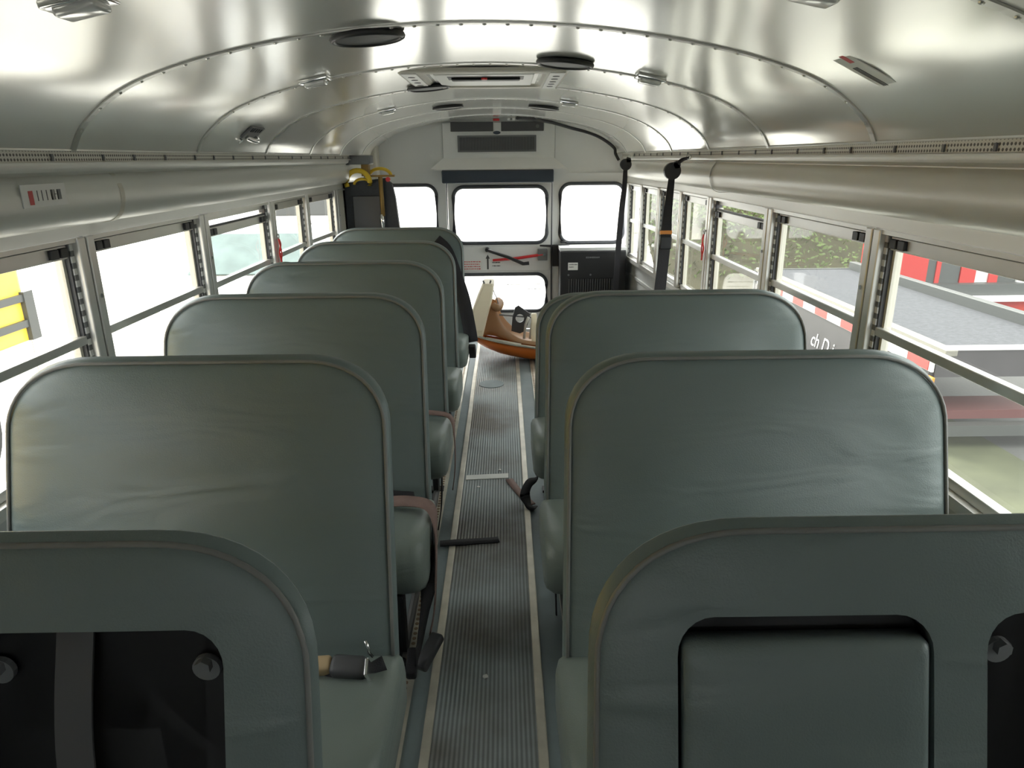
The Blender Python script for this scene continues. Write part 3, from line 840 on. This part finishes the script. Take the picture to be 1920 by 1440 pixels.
# ------------------------------------------------------------ ceiling fittings
def on_ceiling(x, y, off=0.0):
    a = ceil_n(x); z = ceil_z(x)
    return (x+math.sin(a)*off, y, z-math.cos(a)*off), (0, -a, 0)
def speaker(x, y, label, rad=.085):
    l_, r_ = on_ceiling(x, y, .004); e = thing('ceiling_speaker', label, 'speaker', l_, r_, 'round black ceiling speakers')
    obj('rim', ring(NB(), (0, 0, -.006), rad, .008, 'Z', 32, 8), M['black'], e, True)
    obj('grille', disc(NB(), (0, 0, -.004), rad-.004, .010, 32), M['dkgrey'], e)
speaker(-.262, 1.90, 'large round black ceiling speaker left of centre, nearest of all')
speaker(.268, 2.43, 'round black ceiling speaker just right of the roof hatch')
speaker(-.245, 3.21, 'round black ceiling speaker just behind the roof hatch on its left')
speaker(-.256, 4.42, 'dark ceiling speaker left of centre near the rear wall')
speaker(.31, 4.45, 'dark ceiling speaker right of centre near the rear wall')
def dome(x, y, label):
    l_, r_ = on_ceiling(x, y, .004); e = thing('dome_light', label, 'ceiling light', l_, r_, 'rectangular ceiling lights')
    obj('bezel', box(NB(), -.048, .048, -.036, .036, -.010, .004, bev=.004), M['chrome'], e, True)
    bm = NB(); box(bm, -.036, .036, -.026, .026, -.022, -.006, bev=.007); obj('lens', bm, M['lens'], e, True)
dome(-.545, 2.49, 'small bright ceiling light left of the roof hatch')
dome(.555, 2.50, 'small bright ceiling light right of the roof hatch')
dome(-.55, 4.02, 'small ceiling light on the left beyond the roof hatch near the rear wall')
dome(.41, 3.90, 'small ceiling light on the right beyond the roof hatch')
dome(-.59, 1.23, 'ceiling light cut by the top edge on the left')
dome(.555, 1.215, 'ceiling light cut by the top edge on the right')
# roof hatch
e = thing('roof_hatch', 'wide metal roof escape hatch with dark handle in the middle of the ceiling', 'roof hatch', (0, 2.985, 1.774)); e.scale = (.93, .96, .55)
bm = NB()
def rr(x, y, h, z): return [(px, py, z) for px, py in rrect(-x, x, -y, y, h, 6)]
loft(bm, [rr(.33, .34, .06, .006), rr(.33, .34, .06, -.014), rr(.315, .325, .05, -.020), rr(.245, .265, .04, -.020), rr(.235, .255, .04, -.004), rr(.225, .245, .04, .004)], cap0=False, cap1=False)
obj('flange', bm, M['cream'], e, False)
obj('lid', box(NB(), -.24, .24, -.26, .26, .0, .008), M['duct'], e)
obj('inner_frame', box(NB(), -.20, .20, -.21, .21, -.016, .002, bev=.006), M['white'], e)
for q in (-1, 1):
    o = obj('hinge_plate', box(NB(), q*.285-.03, q*.285+.03, -.30, .30, -.026, -.019, bev=.002), M['white'], e)
    for y in (-.2, -.1, 0, .1, .2): obj('punched_hole', disc(NB(), (q*.285, y, -.027), .014, .003, 14), M['dkgrey'], o)
obj('release_handle', box(NB(), -.135, .145, -.13, -.07, -.034, -.016, bev=.008), M['black'], e, True)
obj('handle_base', box(NB(), -.15, .16, -.16, -.04, -.018, -.012, bev=.003), M['dkgrey'], e)
bm = NB(); disc(bm, (0, -.15, -.030), .012, .012, 12); obj('release_knob', bm, M['red'], e)
# rear fittings on the air box
e = thing('warning_lamp_panel', 'left dark rectangular panel high on the rear wall', 'panel', (-.183, YR-.052, 1.714), group='dark panels above the vent grille')
obj('plate', box(NB(), -.17, .17, -.008, 0, -.036, .036, bev=.003), M['dkgrey'], e)
e = thing('warning_lamp_panel', 'right dark rectangular panel with a small knob high on the rear wall', 'panel', (.22, YR-.052, 1.714), group='dark panels above the vent grille')
obj('plate', box(NB(), -.17, .17, -.008, 0, -.036, .036, bev=.003), M['dkgrey'], e)
obj('knob', disc(NB(), (.12, -.012, 0), .014, .014, 16, 'Y'), M['grey'], e)
e = thing('vent_grille', 'long ribbed grey vent grille above the emergency door', 'vent', (.015, YR-.052, 1.585))
obj('backing', box(NB(), -.307, .307, -.004, 0, -.055, .055), M['dkgrey'], e)
bm = NB()
for k in range(49):
    x = -.30+.6*k/48; box(bm, x-.0028, x+.0028, -.012, -.004, -.053, .053)
obj('slats', bm, M['grey'], e)
bm = NB(); plate(bm, [(-.315, -.063), (.315, -.063), (.315, .063), (-.315, .063)], [[(-.30, -.05), (.30, -.05), (.30, .05), (-.30, .05)]], -.014, 0); obj('grille_frame', bm, M['grey'], e)
bm = NB(); g = bmesh.ops.create_uvsphere(bm, u_segments=16, v_segments=8, radius=1)
for v in bm.verts: v.co = Vector((.015+v.co.x*.03, YR-.055+v.co.y*.008, 1.668+v.co.z*.013))
tag(obj('oval_badge', bm, M['dark_vinyl'], None, True), 'small blue oval badge between the two dark rear panels', 'badge')
e = thing('exit_lamp', 'tiny red lamp on the ceiling edge above the rear panels', 'lamp', (.012, YR-.10, 1.772))
obj('lens', box(NB(), -.025, .025, -.012, .012, -.018, .0, bev=.005), M['red'], e, True)
e = thing('camera_pod', 'small pale camera pod on the ceiling above the right dark panel', 'camera', (.13, YR-.16, 1.776))
obj('body', box(NB(), -.03, .03, -.02, .02, -.022, 0, bev=.006), M['paint'], e, True)
obj('lens', disc(NB(), (0, -.022, -.014), .009, .006, 14, 'Y'), M['grey'], e)
# padded header above the emergency door
e = thing('header_pad', 'dark navy padded header strip above the emergency door', 'pad', (.018, YR-.02, 1.335))
bm = NB(); box(bm, -.452, .452, -.085, .0, -.052, .052, bev=.012); obj('pad', bm, M['dark_vinyl'], e, True)
bm = NB(); tube(bm, [(-.445, -.086, .046), (.445, -.086, .046)], .0035, 6); obj('piping', bm, M['dkgrey'], e)
# cable along the rear arch
pts = [(.17, 5.55, ceil_z(.17)-.02), (.30, 5.72, ceil_z(.30)-.014), (.45, 5.84, ceil_z(.45)-.012)]
for x in (.6, .72, .82, .90, .955): pts.append((x, 5.90, ceil_z(x)-.022))
pts += [(.96, 5.88, 1.50), (.985, 5.86, 1.45)]
tag(obj('cable', tube(NB(), spline(pts, 5), .012, 8), M['black'], None, True), 'thick black cable arching down the right rear corner of the ceiling', 'cable')
# placards on the ceiling and duct
def placard_on_ceiling(x, y, w_, h_, label, nm='safety_placard'):
    a = ceil_n(x); p, r_ = on_ceiling(x, y, .0022)
    e = thing(nm, label, 'sticker', p, r_)
    obj('sheet', box(NB(), -w_/2, w_/2, -h_/2, h_/2, -.0012, .0008), M['ceiling'] if nm == 'x' else M['decal'], e)
    bm = NB(); box(bm, -w_/2*.85, -w_/2*.45, -h_/2*.5, h_/2*.0, -.0018, -.0012); obj('printed_bar', bm, M['label_red'], e)
    bm = NB()
    for k in range(3): box(bm, -w_/2*.25, w_/2*(.9-.1*k), h_/2*(.1+.2*k)-.003, h_/2*(.1+.2*k)+.001, -.0018, -.0012)
    obj('printed_line', bm, M['label_dark'], e)
placard_on_ceiling(.835, 1.60, .17, .075, 'small ceiling sticker with a red mark on the upper right panel')
e = thing('duct_sign', 'pale sticker with a dark red bar on the left duct', 'sign', (-1.0385, 1.76, 1.402), (0, 0, 0))
obj('sheet', box(NB(), 0, .0022, -.085, .085, -.026, .026), M['white'], e)
obj('printed_bar', box(NB(), .0022, 0.003, -.062, -.046, -.020, .012), M['label_red'], e)
rnd = random.Random(5); bm = NB(); y = -.03
while y < .06:
    d = rnd.uniform(.008, .016); box(bm, .0022, .003, y, y+.0025, -.012, .012)
    if rnd.random() < .6: box(bm, .0022, .003, y, y+d, rnd.choice((-.012, .0, .010)), rnd.choice((-.012, .0, .010))+.002)
    y += d+.004
obj('printed_letters', bm, M['grey'], e)
# chrome latch with dark plate low on the left ceiling
a = ceil_n(-.93)
e = thing('ceiling_latch', 'chrome latch on a dark plate low on the left ceiling above the windows', 'latch', (-.925, 2.96, ceil_z(-.925)-.004), (0, -a, 0))
obj('plate', box(NB(), -.03, .03, -.075, .075, -.008, 0), M['grey'], e)
bm = NB()
for k in range(5): box(bm, .008, .026, -.06+k*.026, -.045+k*.026, -.010, -.008)
obj('printed_mark', bm, M['black'], e)
obj('latch_bar', tube(NB(), spline([(-.02, -.05, -.012), (-.015, -.02, -.03), (-.015, .03, -.03), (-.02, .05, -.012)], 5), .010, 8), M['chrome'], e, True)
for y in (-.06, .06): obj('screw', disc(NB(), (-.045, y, -.006), .010, .010, 12), M['chrome'], e)

# red ribbons tied on the window pillars
def ribbon_tag(s, y, z, label):
    x = s*(WX-.035)
    e = thing('release_ribbon', label, 'ribbon', (x, y, z))
    obj('clip', ring(NB(), (0, 0, .012), .012, .003, 'X', 14, 6), M['chrome'], e, True)
    bm = NB()
    ribbon(bm, [(0, 0, 0), (-s*.004, .012, -.03), (0, -.006, -.07), (-s*.002, .0, -.105)], (0, 1, 0), .018)
    ribbon(bm, [(0, .005, 0), (-s*.010, -.014, -.04), (-s*.006, .008, -.08), (-s*.004, .0, -.11)], (0, 1, .3), .014)
    ribbon(bm, [(-s*.003, 0, -.09), (-s*.004, 0, -.135)], (0, 1, 0), .020)
    obj('loop', bm, M['redtape'], e, True)
ribbon_tag(-1, 3.74, 1.085, 'bright red ribbon hanging on a left window pillar')
ribbon_tag(1, 3.735, 1.085, 'bright red ribbon hanging on a right window pillar')

# wheelchair tie-down straps from the right rail
def tie_down(label, hook, hub, pts, widths, band):
    e = thing('retractor_strap', label, 'strap', hook)
    o0 = Vector(hook)
    obj('hook', ring(NB(), (0, 0, -.01), .012, .003, 'Y', 14, 6), M['chrome'], e, True)
    d = Vector(hub)-o0
    obj('hook_strap', ribbon(NB(), [(0, 0, -.015), d*.5+Vector((0, 0, .01)), d], (1, .5, 0), .022), M['webbing'], e, True)
    bm = NB(); disc(bm, d, .042, .03, 24, 'Y'); disc(bm, d+Vector((.02, 0, .03)), .018, .03, 16, 'Y'); obj('retractor', bm, M['black'], e)
    P = [Vector(p)-o0 for p in pts]
    for i in range(len(P)-1):
        pass
    bm = NB(); rows = []
    SP = spline(P, 5); SWd = [widths[0]+(widths[1]-widths[0])*min(1, i/(len(SP)*.4)) for i in range(len(SP))]
    for p, w_ in zip(SP, SWd):
        rows.append([bm.verts.new(p+Vector((sx*w_/2, sy*.003, 0))) for sx, sy in ((-1, -1), (1, -1), (1, 1), (-1, 1))])
    for i in range(len(rows)-1):
        for k in range(4): bm.faces.new((rows[i][k], rows[i][(k+1) % 4], rows[i+1][(k+1) % 4], rows[i+1][k]))
    bm.faces.new(rows[0]); bm.faces.new(rows[-1])
    obj('strap_webbing', bm, M['webbing'], e)
    if band:
        p = Vector(band)-o0
        obj('orange_band', box(NB(), p.x-.031, p.x+.031, p.y-.006, p.y+.004, p.z-.009, p.z+.009), M['amber'], e)
        obj('belt_buckle', box(NB(), p.x-.03, p.x+.03, p.y-.018, p.y+.004, p.z-.085, p.z-.02, bev=.006), M['blackm'], e)
    return e
tie_down('long black strap with orange band hanging from the right rail', (1.005, 3.72, 1.482), (.92, 3.70, 1.405),
         [(.92, 3.70, 1.38), (.905, 3.68, 1.20), (.897, 3.66, 1.08), (.87, 3.60, .83), (.84, 3.56, .45), (.82, 3.52, .01)], (.03, .058), (.895, 3.655, 1.105))
tie_down('black strap hanging in the right rear corner in front of the rear window', (1.0, 5.45, 1.482), (.968, 5.42, 1.42),
         [(.968, 5.42, 1.40), (.962, 5.40, 1.26), (.950, 5.40, 1.12), (.935, 5.40, .85), (.925, 5.40, .5), (.92, 5.40, .01)], (.03, .042), None)

# black cabinet in the right rear corner
e = thing('heater_cabinet', 'black ribbed cabinet with a small white label in the right rear corner', 'cabinet', (.785, 5.83, 0))
obj('body', box(NB(), -.268, .268, -.10, .10, 0, .752, bev=.008), M['black'], e)
bm = NB(); plate(bm, [(-.262, .02), (.262, .02), (.262, .742), (-.262, .742)], [[(-.20, .06), (.20, .06), (.20, .53), (-.20, .53)]], -.108, -.10); obj('front_plate', bm, M['blackm'], e)
bm = NB()
for k in range(21):
    x = -.195+.39*k/20; box(bm, x-.004, x+.004, -.112, -.10, .065, .525)
obj('louvre', bm, M['dkgrey'], e)
lb = obox('paper_label', M['paper'], (-.205, -.125, -.1105, -.109, .60, .66), e)
for k in range(2): marks('printed_line', lb, M['grey'], -.198, -.19+.03*(2-k), .645-.02*k, .01, -.1108, seed=30+k)
marks('printed_line', e, M['grey'], -.06, .05, .70, .014, -.1088, seed=33)
for x in (-.20, -.02): obj('screw', disc(NB(), (x, -.110, .56), .008, .004, 10, 'Y'), M['grey'], e)
obox('top_rim', M['paint'], (-.27, .27, -.07, .15, .752, .775), e)

# wheelchair lift folded up in the left rear corner
e = thing('wheelchair_lift', 'folded black wheelchair lift with yellow handles in the left rear corner', 'wheelchair lift', (-.93, 5.35, 0))
bm = NB(); loft(bm, [[(x, y, z) for x, z in ((-.165, .02), (.295, .02), (.20, 1.20), (.18, 1.305), (.145, 1.335), (.14, 1.345), (-.18, 1.31))] for y in (-.03, .02)]); obj('platform', bm, M['liftmesh'], e)
bm = NB(); box(bm, -.11, .12, -.04, -.028, .55, 1.22, bev=.004); obj('inner_plate', bm, M['dkgrey'], e)
def arc3(c, rx, rz, a0, a1, y, n=14): return [(c[0]+rx*math.cos(R(a0+(a1-a0)*k/n)), y, c[1]+rz*math.sin(R(a0+(a1-a0)*k/n))) for k in range(n+1)]
obj('handrail', tube(NB(), arc3((-.055, 1.315), .085, .085, 200, -15, -.07), .018, 10), M['yellow'], e, True)
obj('handrail', tube(NB(), arc3((.09, 1.355), .08, .055, 160, 0, .03), .012, 10), M['yellow'], e, True)
obj('handrail', tube(NB(), arc3((-.03, 1.30), .06, .04, 180, 0, -.04), .010, 8), M['yellow'], e, True)
obj('cross_bar', box(NB(), -.02, .20, -.02, .02, 1.352, 1.366), M['brass'], e)
obj('upright_tube', tube(NB(), [(.105, -.06, 1.355), (.108, -.06, 1.08)], .016, 10), M['brass'], e, True)
obj('latch_sleeve', tube(NB(), [(.10, -.06, 1.09), (.10, -.06, 1.04), (.112, -.06, .90)], [.018, .016, .010], 10), M['chrome'], e, True)
obj('control_box', box(NB(), -.155, .045, -.10, .05, 1.44, 1.502, bev=.01), M['grey'], e, True)
obj('mount_arm', box(NB(), -.03, .02, -.05, .03, 1.36, 1.44), M['brass'], e)
obj('release_knob', disc(NB(), (.155, -.03, 1.335), .017, .02, 14, 'Y'), M['red'], e)
obj('pump_post', box(NB(), -.19, -.165, -.03, .05, 0, 1.36), M['cream'], e)

# orange, tan and cream boat-shaped tub on the aisle floor
e = thing('boat_tub', 'orange hulled boat-shaped tub with tan inside and upright cream end', 'boat', (.12, 5.22, 0))
def interp(tab, x):
    for (a, b), (c, d) in zip(tab, tab[1:]):
        if a <= x <= c: return b+(d-b)*(x-a)/(c-a)
    return tab[-1][1] if x > tab[-1][0] else tab[0][1]
keel = [(-.33, .195), (-.27, .135), (-.20, .095), (-.10, .055), (.0, .03), (.12, .008), (.25, .0), (.45, .0)]
rim = [(-.33, .215), (-.2, .190), (0, .155), (.2, .125), (.45, .11)]
half = [(-.33, .03), (-.27, .10), (-.2, .14), (-.1, .175), (.0, .19), (.2, .20), (.45, .17)]
bm = NB(); rings = []
xs = [-.33+.78*k/20 for k in range(21)]
for x in xs:
    kz, rz_, h = interp(keel, x), interp(rim, x), interp(half, x); rg = []
    for k in range(13):
        a = math.pi*k/12; rg.append((x, -h*math.cos(a), rz_-(rz_-kz)*math.sin(a)**.8))
    rings.append(rg)
loft(bm, rings, close=True); obj('hull', bm, M['orange'], e, True)
bm = NB()
pr = [(-.33, .225), (-.32, .205), (.44, .105), (.44, .125)]
for q in (-1, 1):
    tube(bm, [(x, q*(interp(half, x)+.004), interp(rim, x)+.006) for x in xs], .010, 8)
obj('rim_band', bm, M['strip'], e, True)
top = [(-.225, .205), (-.21, .32), (-.19, .42), (-.165, .455), (-.13, .45), (-.11, .39), (-.085, .325), (-.04, .262), (.02, .21), (.09, .185), (.2, .165), (.44, .15)]
bm = NB(); rings = []
xs2 = [-.225, -.21, -.195, -.18, -.165, -.15, -.135, -.12, -.10, -.07, -.03, .02, .08, .15, .25, .35, .44]
for x in xs2:
    t, rz_, h = interp(top, x), interp(rim, x)+.004, interp(half, x)*.95
    rings.append([(x, -h, rz_), (x, -h*.97, t*.55+rz_*.45), (x, -h*.86, t-.012), (x, -h*.75, t), (x, -h*.4, t-.02-(t-rz_)*.25), (x, 0, t-.02-(t-rz_)*.35), (x, h*.4, t-.02-(t-rz_)*.25), (x, h*.75, t), (x, h*.86, t-.012), (x, h*.97, t*.55+rz_*.45), (x, h, rz_)])
loft(bm, rings); o = obj('inner_shell', bm, M['tanhull'], e, True)
sb = o.modifiers.new('s', 'SUBSURF'); sb.levels = 1; sb.render_levels = 2
o = obj('rolled_lip', tube(NB(), spline([(-.14, -.12, .44), (-.108, -.14, .425), (-.092, -.05, .43), (-.092, .05, .43), (-.11, .13, .43)], 4), .026, 10), M['tanhull'], e, True)
obj('cream_band', tube(NB(), [(-.20, -.150, .205), (-.05, -.182, .178), (.06, -.193, .160)], [.006, .010, .008], 8), M['creamhull'], e, True)
bm = NB(); rings = []
for z, x0, x1, h in ((.195, -.335, -.225, .10), (.215, -.345, -.222, .13), (.26, -.345, -.21, .15), (.36, -.310, -.185, .15), (.48, -.265, -.15, .14), (.585, -.218, -.135, .12), (.60, -.212, -.140, .11)):
    rings.append([(x0, -h*.9, z), (x0+.012, -h, z), (x1-.012, -h, z), (x1, -h*.9, z), (x1, h*.9, z), (x1-.012, h, z), (x0+.012, h, z), (x0, h*.9, z)])
loft(bm, rings); obj('upright_end', bm, M['creamhull'], e, False)
for x0, x1 in ((-.205, -.215), (-.165, -.158)): obj('eyelet', tube(NB(), [(x0, -.09, .595), (x1, -.09, .622)], .007, 6), M['grey'], e)
obj('guy_wire', tube(NB(), [(-.148, -.10, .575), (-.13, -.10, .52), (-.118, -.10, .50), (-.10, -.10, .425)], .0035, 6), M['grey'], e)
bm = NB(); plate(bm, [(-.01, .22), (.055, .20), (.10, .22), (.135, .35), (.045, .415), (.02, .40), (.0, .33)], [[(.055+.033*math.cos(R(30*k)), .318+.033*math.sin(R(30*k))) for k in range(12)]], -.01, .01); obj('fin_bracket', bm, M['dkgrey'], e)
obj('rod', tube(NB(), [(-.10, .0, .345), (.14, 0, .322)], .006, 8), M['grey'], e)
bm = NB()
for x0 in (.085, .13): tube(bm, [(x0, -.06, .17), (x0+.012, -.05, .28), (x0+.035, -.05, .335)], .010, 8)
obj('white_strut', bm, M['white'], e, True)
obj('side_post', box(NB(), .14, .18, -.10, -.06, .14, .37, bev=.008), M['creamhull'], e, True)

# ------------------------------------------------------------ outdoors
GZ = -1.0
g = obox('ground', M['gravel'], (-60, 60, -40, 80, GZ-.4, GZ)); g.name = 'floor_ground'; struct(g, 'pale gravel yard')
g = obox('floor_asphalt', M['asphalt'], (2.9, 60, -40, 12.8, GZ-.2, GZ+.004)); struct(g, 'grey yard surface on the right')
g = obox('floor_grass', M['grass'], (2.4, 4.4, -6, 6.5, GZ, GZ+.012)); struct(g, 'grass strip beside the bus')
# pale concrete slabs behind the flatbed
for k, (x0, x1, y0, y1) in enumerate(((4.6, 5.8, 16.5, 19.5), (5.2, 7.4, 21, 23), (3.6, 5.4, 24, 25.5))):
    o = obox('concrete_slab', M['paper'], (x0, x1, y0, y1, GZ, GZ+.06), bev=.01)
    tag(o, ('nearest pale concrete slab beyond the flatbed seen through a right window', 'middle pale concrete slab in the yard beyond the flatbed', 'farthest pale concrete slab in the yard beyond the flatbed')[k], 'slab')
# flatbed truck
e = thing('flatbed_truck', 'grey decked flatbed truck with red and white edge tape right of the bus', 'truck', (3.7, 5.75, GZ))
zt = .90
bm = NB(); box(bm, .10, 1.35, 0, 4.4, zt-.05, zt-.01); obj('deck', bm, M['deck'], e)
rn = random.Random(3)
bm = NB(); box(bm, .0, .10, -.2, 4.4, zt-.025, zt+.03, bev=.008); obj('side_rail', bm, M['decktrim'], e)
bm = NB(); box(bm, 1.35, 1.45, 0, 4.4, zt-.06, zt+.10, bev=.008); obj('side_rail', bm, M['truckgrey'], e)
bm = NB(); box(bm, .0, .02, -.05, 4.3, zt-.205, zt-.02); obj('tape_backing', bm, M['trucksilver'], e)
for k in range(6):
    bm = NB(); box(bm, -.006, .0, k*.66, k*.66+.33, zt-.20, zt-.03); obj('red_tape', bm, M['truckred'], e)
    bm = NB(); box(bm, -.006, .0, k*.66+.33, k*.66+.66, zt-.20, zt-.03); obj('white_tape', bm, M['white'], e)
obj('side_skirt', box(NB(), .01, .06, .0, 4.4, zt-.72, zt-.205), M['deckside'], e)
bm = NB(); box(bm, .05, 1.45, -.02, .02, zt-.26, zt-.01); obj('tail_face', bm, M['deckside'], e)
bm = NB(); box(bm, .12, 1.45, -.03, .05, zt-.02, zt+.005); obj('tail_edge', bm, M['trucksilver'], e)
obj('under_beam', box(NB(), .1, 1.5, .02, .4, zt-.66, zt-.58), M['dullred'], e)
obj('bumper', box(NB(), .05, 2.2, -.1, 0, zt-.78, zt-.68), M['truckgrey'], e)
for y in (1.2, 3.4):
    o = obj('marker_lamp', box(NB(), -.004, .012, y, y+.09, zt-.42, zt-.34, bev=.004), M['amber'], e)
o = obj('marker_lamp', box(NB(), -.01, .012, -.1, .0, zt-.30, zt-.24, bev=.004), M['amber'], e)
for y in (1.3, 3.3):
    o = obj('wheel', disc(NB(), (.45, y, .42), .42, .28, 28, 'X'), M['tyre'], e); obj('hub', disc(NB(), (.30, y, .42), .18, .03, 20, 'X'), M['trucksilver'], o)
obj('headboard', box(NB(), .0, 1.45, 4.4, 4.46, .3, .9), M['truckgrey'], e)
def letters(txt, size, m, parent, lc, rt, name='lettering'):
    cu = bpy.data.curves.new('t', 'FONT'); cu.body = txt; cu.size = size; cu.extrude = .001; cu.shear = .3
    o = bpy.data.objects.new('t', cu); COL.objects.link(o); bpy.context.view_layer.update()
    me = bpy.data.meshes.new_from_object(o.evaluated_get(bpy.context.evaluated_depsgraph_get())); bpy.data.objects.remove(o)
    me.materials.clear(); me.materials.append(m)
    q = link(name, me, parent, lc); q.rotation_euler = rt; return q
letters('ch D i', .24, M['white'], e, (.004, 2.35, zt-.58), (R(90), 0, R(-90)))
# red service truck beyond the flatbed
e = thing('red_truck', 'red tow truck with grey lockers parked beyond the flatbed', 'truck', (6.0, 11.0, GZ))
obj('bed_locker', box(NB(), .0, .72, 0, .7, .52, 1.75), M['truckred'], e)
obj('body_panel', box(NB(), .72, 1.25, .02, .7, .52, 1.7), M['truckgrey'], e)
obj('body_panel', box(NB(), .86, .93, .0, .02, .52, 1.7), M['truckred'], e)
obj('bed_locker', box(NB(), 1.26, 1.50, 0, .7, .52, 1.7), M['truckred'], e)
obj('body_panel', box(NB(), 1.50, 1.72, .03, .7, .52, 1.6), M['trucksilver'], e)
obj('bed_locker', box(NB(), 1.72, 1.86, 0, .7, .52, 1.5), M['truckred'], e)
obj('body_panel', box(NB(), 1.86, 2.16, .02, .7, .52, 1.4), M['truckgrey'], e)
obj('cab', box(NB(), 2.16, 3.6, -.05, 0.9, .2, 1.25, bev=.1), M['trucksilver'], e)
obj('bed_rail', box(NB(), -.2, 4.5, -.15, 0.75, .34, .52), M['truckgrey'], e)
obj('bright_rail', box(NB(), .6, 4.5, -.25, -.15, .26, .34), M['white'], e)
obj('lower_body', box(NB(), .9, 4.5, -.10, .7, -.0, .24), M['truckred'], e)
obj('marker', box(NB(), 2.30, 2.6, -.30, -.12, -.0, .08), M['yellow'], e)
for x in (1.3, 3.8): obj('wheel', disc(NB(), (x, .25, .40), .40, .3, 24, 'Y'), M['tyre'], e)
# wooded bank behind
bm = NB(); nx, ny = 26, 14
gv = [[None]*ny for _ in range(nx)]
for i in range(nx):
    for j in range(ny):
        x = 3+i*1.2; y = 13.2+j*1.2+(i*.10); h = GZ+min(7.5, max(0, (j-.3)*.85))+random.uniform(-.15, .15)
        gv[i][j] = bm.verts.new((x, y, h))
for i in range(nx-1):
    for j in range(ny-1): bm.faces.new((gv[i][j], gv[i+1][j], gv[i+1][j+1], gv[i][j+1]))
o = obj('floor_bank', bm, M['twig'], None, True); struct(o, 'brown earth bank beyond the trucks')
bm = NB(); rn = random.Random(11)
for k in range(60000):
    j = rn.uniform(.3, 7.5); i = rn.uniform(0, 17)
    x = 3+i*1.2; y = 13.2+j*1.2+i*.10; z = GZ+max(0, (j-.3)*.85)+rn.uniform(.0, .45)*abs(math.sin(i*2.3)*math.cos(j*1.7+i))+rn.uniform(0, .25)
    if j < 1.3 and rn.random() < .6: continue
    s = rn.uniform(.03, .075); c = Vector((x, y, z)); a = Vector((rn.uniform(-1, 1), rn.uniform(-1, 1), rn.uniform(-1, 1))).normalized(); b = a.orthogonal().normalized()
    bm.faces.new([bm.verts.new(c+a*s), bm.verts.new(c+b*s*.5), bm.verts.new(c-a*s), bm.verts.new(c-b*s*.5)])
o = obj('bank_foliage', bm, M['leaf']); tag(o, 'loose green undergrowth covering the bank seen through the right windows', 'foliage', kind='stuff')
# left: pale car, yellow bus and white van
e = thing('white_car', 'white car with a wide teal windscreen outside the left windows', 'car', (-3.62, 11.0, GZ))
bm = NB()
side = [(-2.2, .25), (-2.25, .55), (-2.0, .78), (-1.0, .92), (-.3, 1.42), (.9, 1.46), (1.7, 1.0), (2.2, .9), (2.25, .3)]
loft(bm, [[(x, y, z) for y, z in side] for x in (-.88, .88)]); obj('body', bm, M['carwhite'], e)
bm = NB(); loft(bm, [[(-.80, -1.02, .93), (.80, -1.02, .93), (.66, -.33, 1.42), (-.66, -.33, 1.42)], [(-.80, -1.05, .95), (.80, -1.05, .95), (.66, -.36, 1.44), (-.66, -.36, 1.44)]]); obj('windscreen', bm, M['carglass'], e)
for x in (-.8, .8):
    for y in (-1.4, 1.4): obj('wheel', disc(NB(), (x, y, .32), .32, .2, 24, 'X'), M['tyre'], e)
for x in (-.65, .65): obj('headlamp', box(NB(), x-.15, x+.15, -2.28, -2.1, .55, .68, bev=.03), M['lens'], e)
e = thing('yellow_bus', 'yellow school bus with dark rub rails at the far left outside', 'bus', (-5.2, 2.0, GZ))
obj('body', box(NB(), -1.1, 1.1, -6, 4.08, .55, 2.9, bev=.06), M['busyellow'], e)
for z in (1.12, 1.34): obj('rub_rail', box(NB(), 1.1, 1.13, -5.9, 4.0, z, z+.06), M['truckgrey'], e)
obj('red_band', box(NB(), 1.1, 1.12, -5.9, 4.0, 1.74, 1.9), M['red'], e)
obj('corner_post', box(NB(), 1.06, 1.14, 4.0, 4.12, 1.0, 1.42), M['truckgrey'], e)
obj('lower_skirt', box(NB(), -1.08, 1.12, -6, 4.0, .35, 1.0), M['carwhite'], e)
for y in (-4, 2.9): obj('wheel', disc(NB(), (1.0, y, .48), .48, .3, 28, 'X'), M['tyre'], e)
e = thing('grey_van', 'pale grey van beyond the white car outside the left windows', 'van', (-4.5, 16.5, GZ))
obj('body', box(NB(), -1.0, 1.0, -.1, 5.0, .4, 2.2, bev=.1), M['carwhite'], e)
obj('windscreen', box(NB(), -.85, .85, -.12, .0, 1.25, 2.0, bev=.05), M['truckgrey'], e)
for y in (.8, 4.0): obj('wheel', disc(NB(), (.9, y, .36), .36, .25, 24, 'X'), M['tyre'], e)
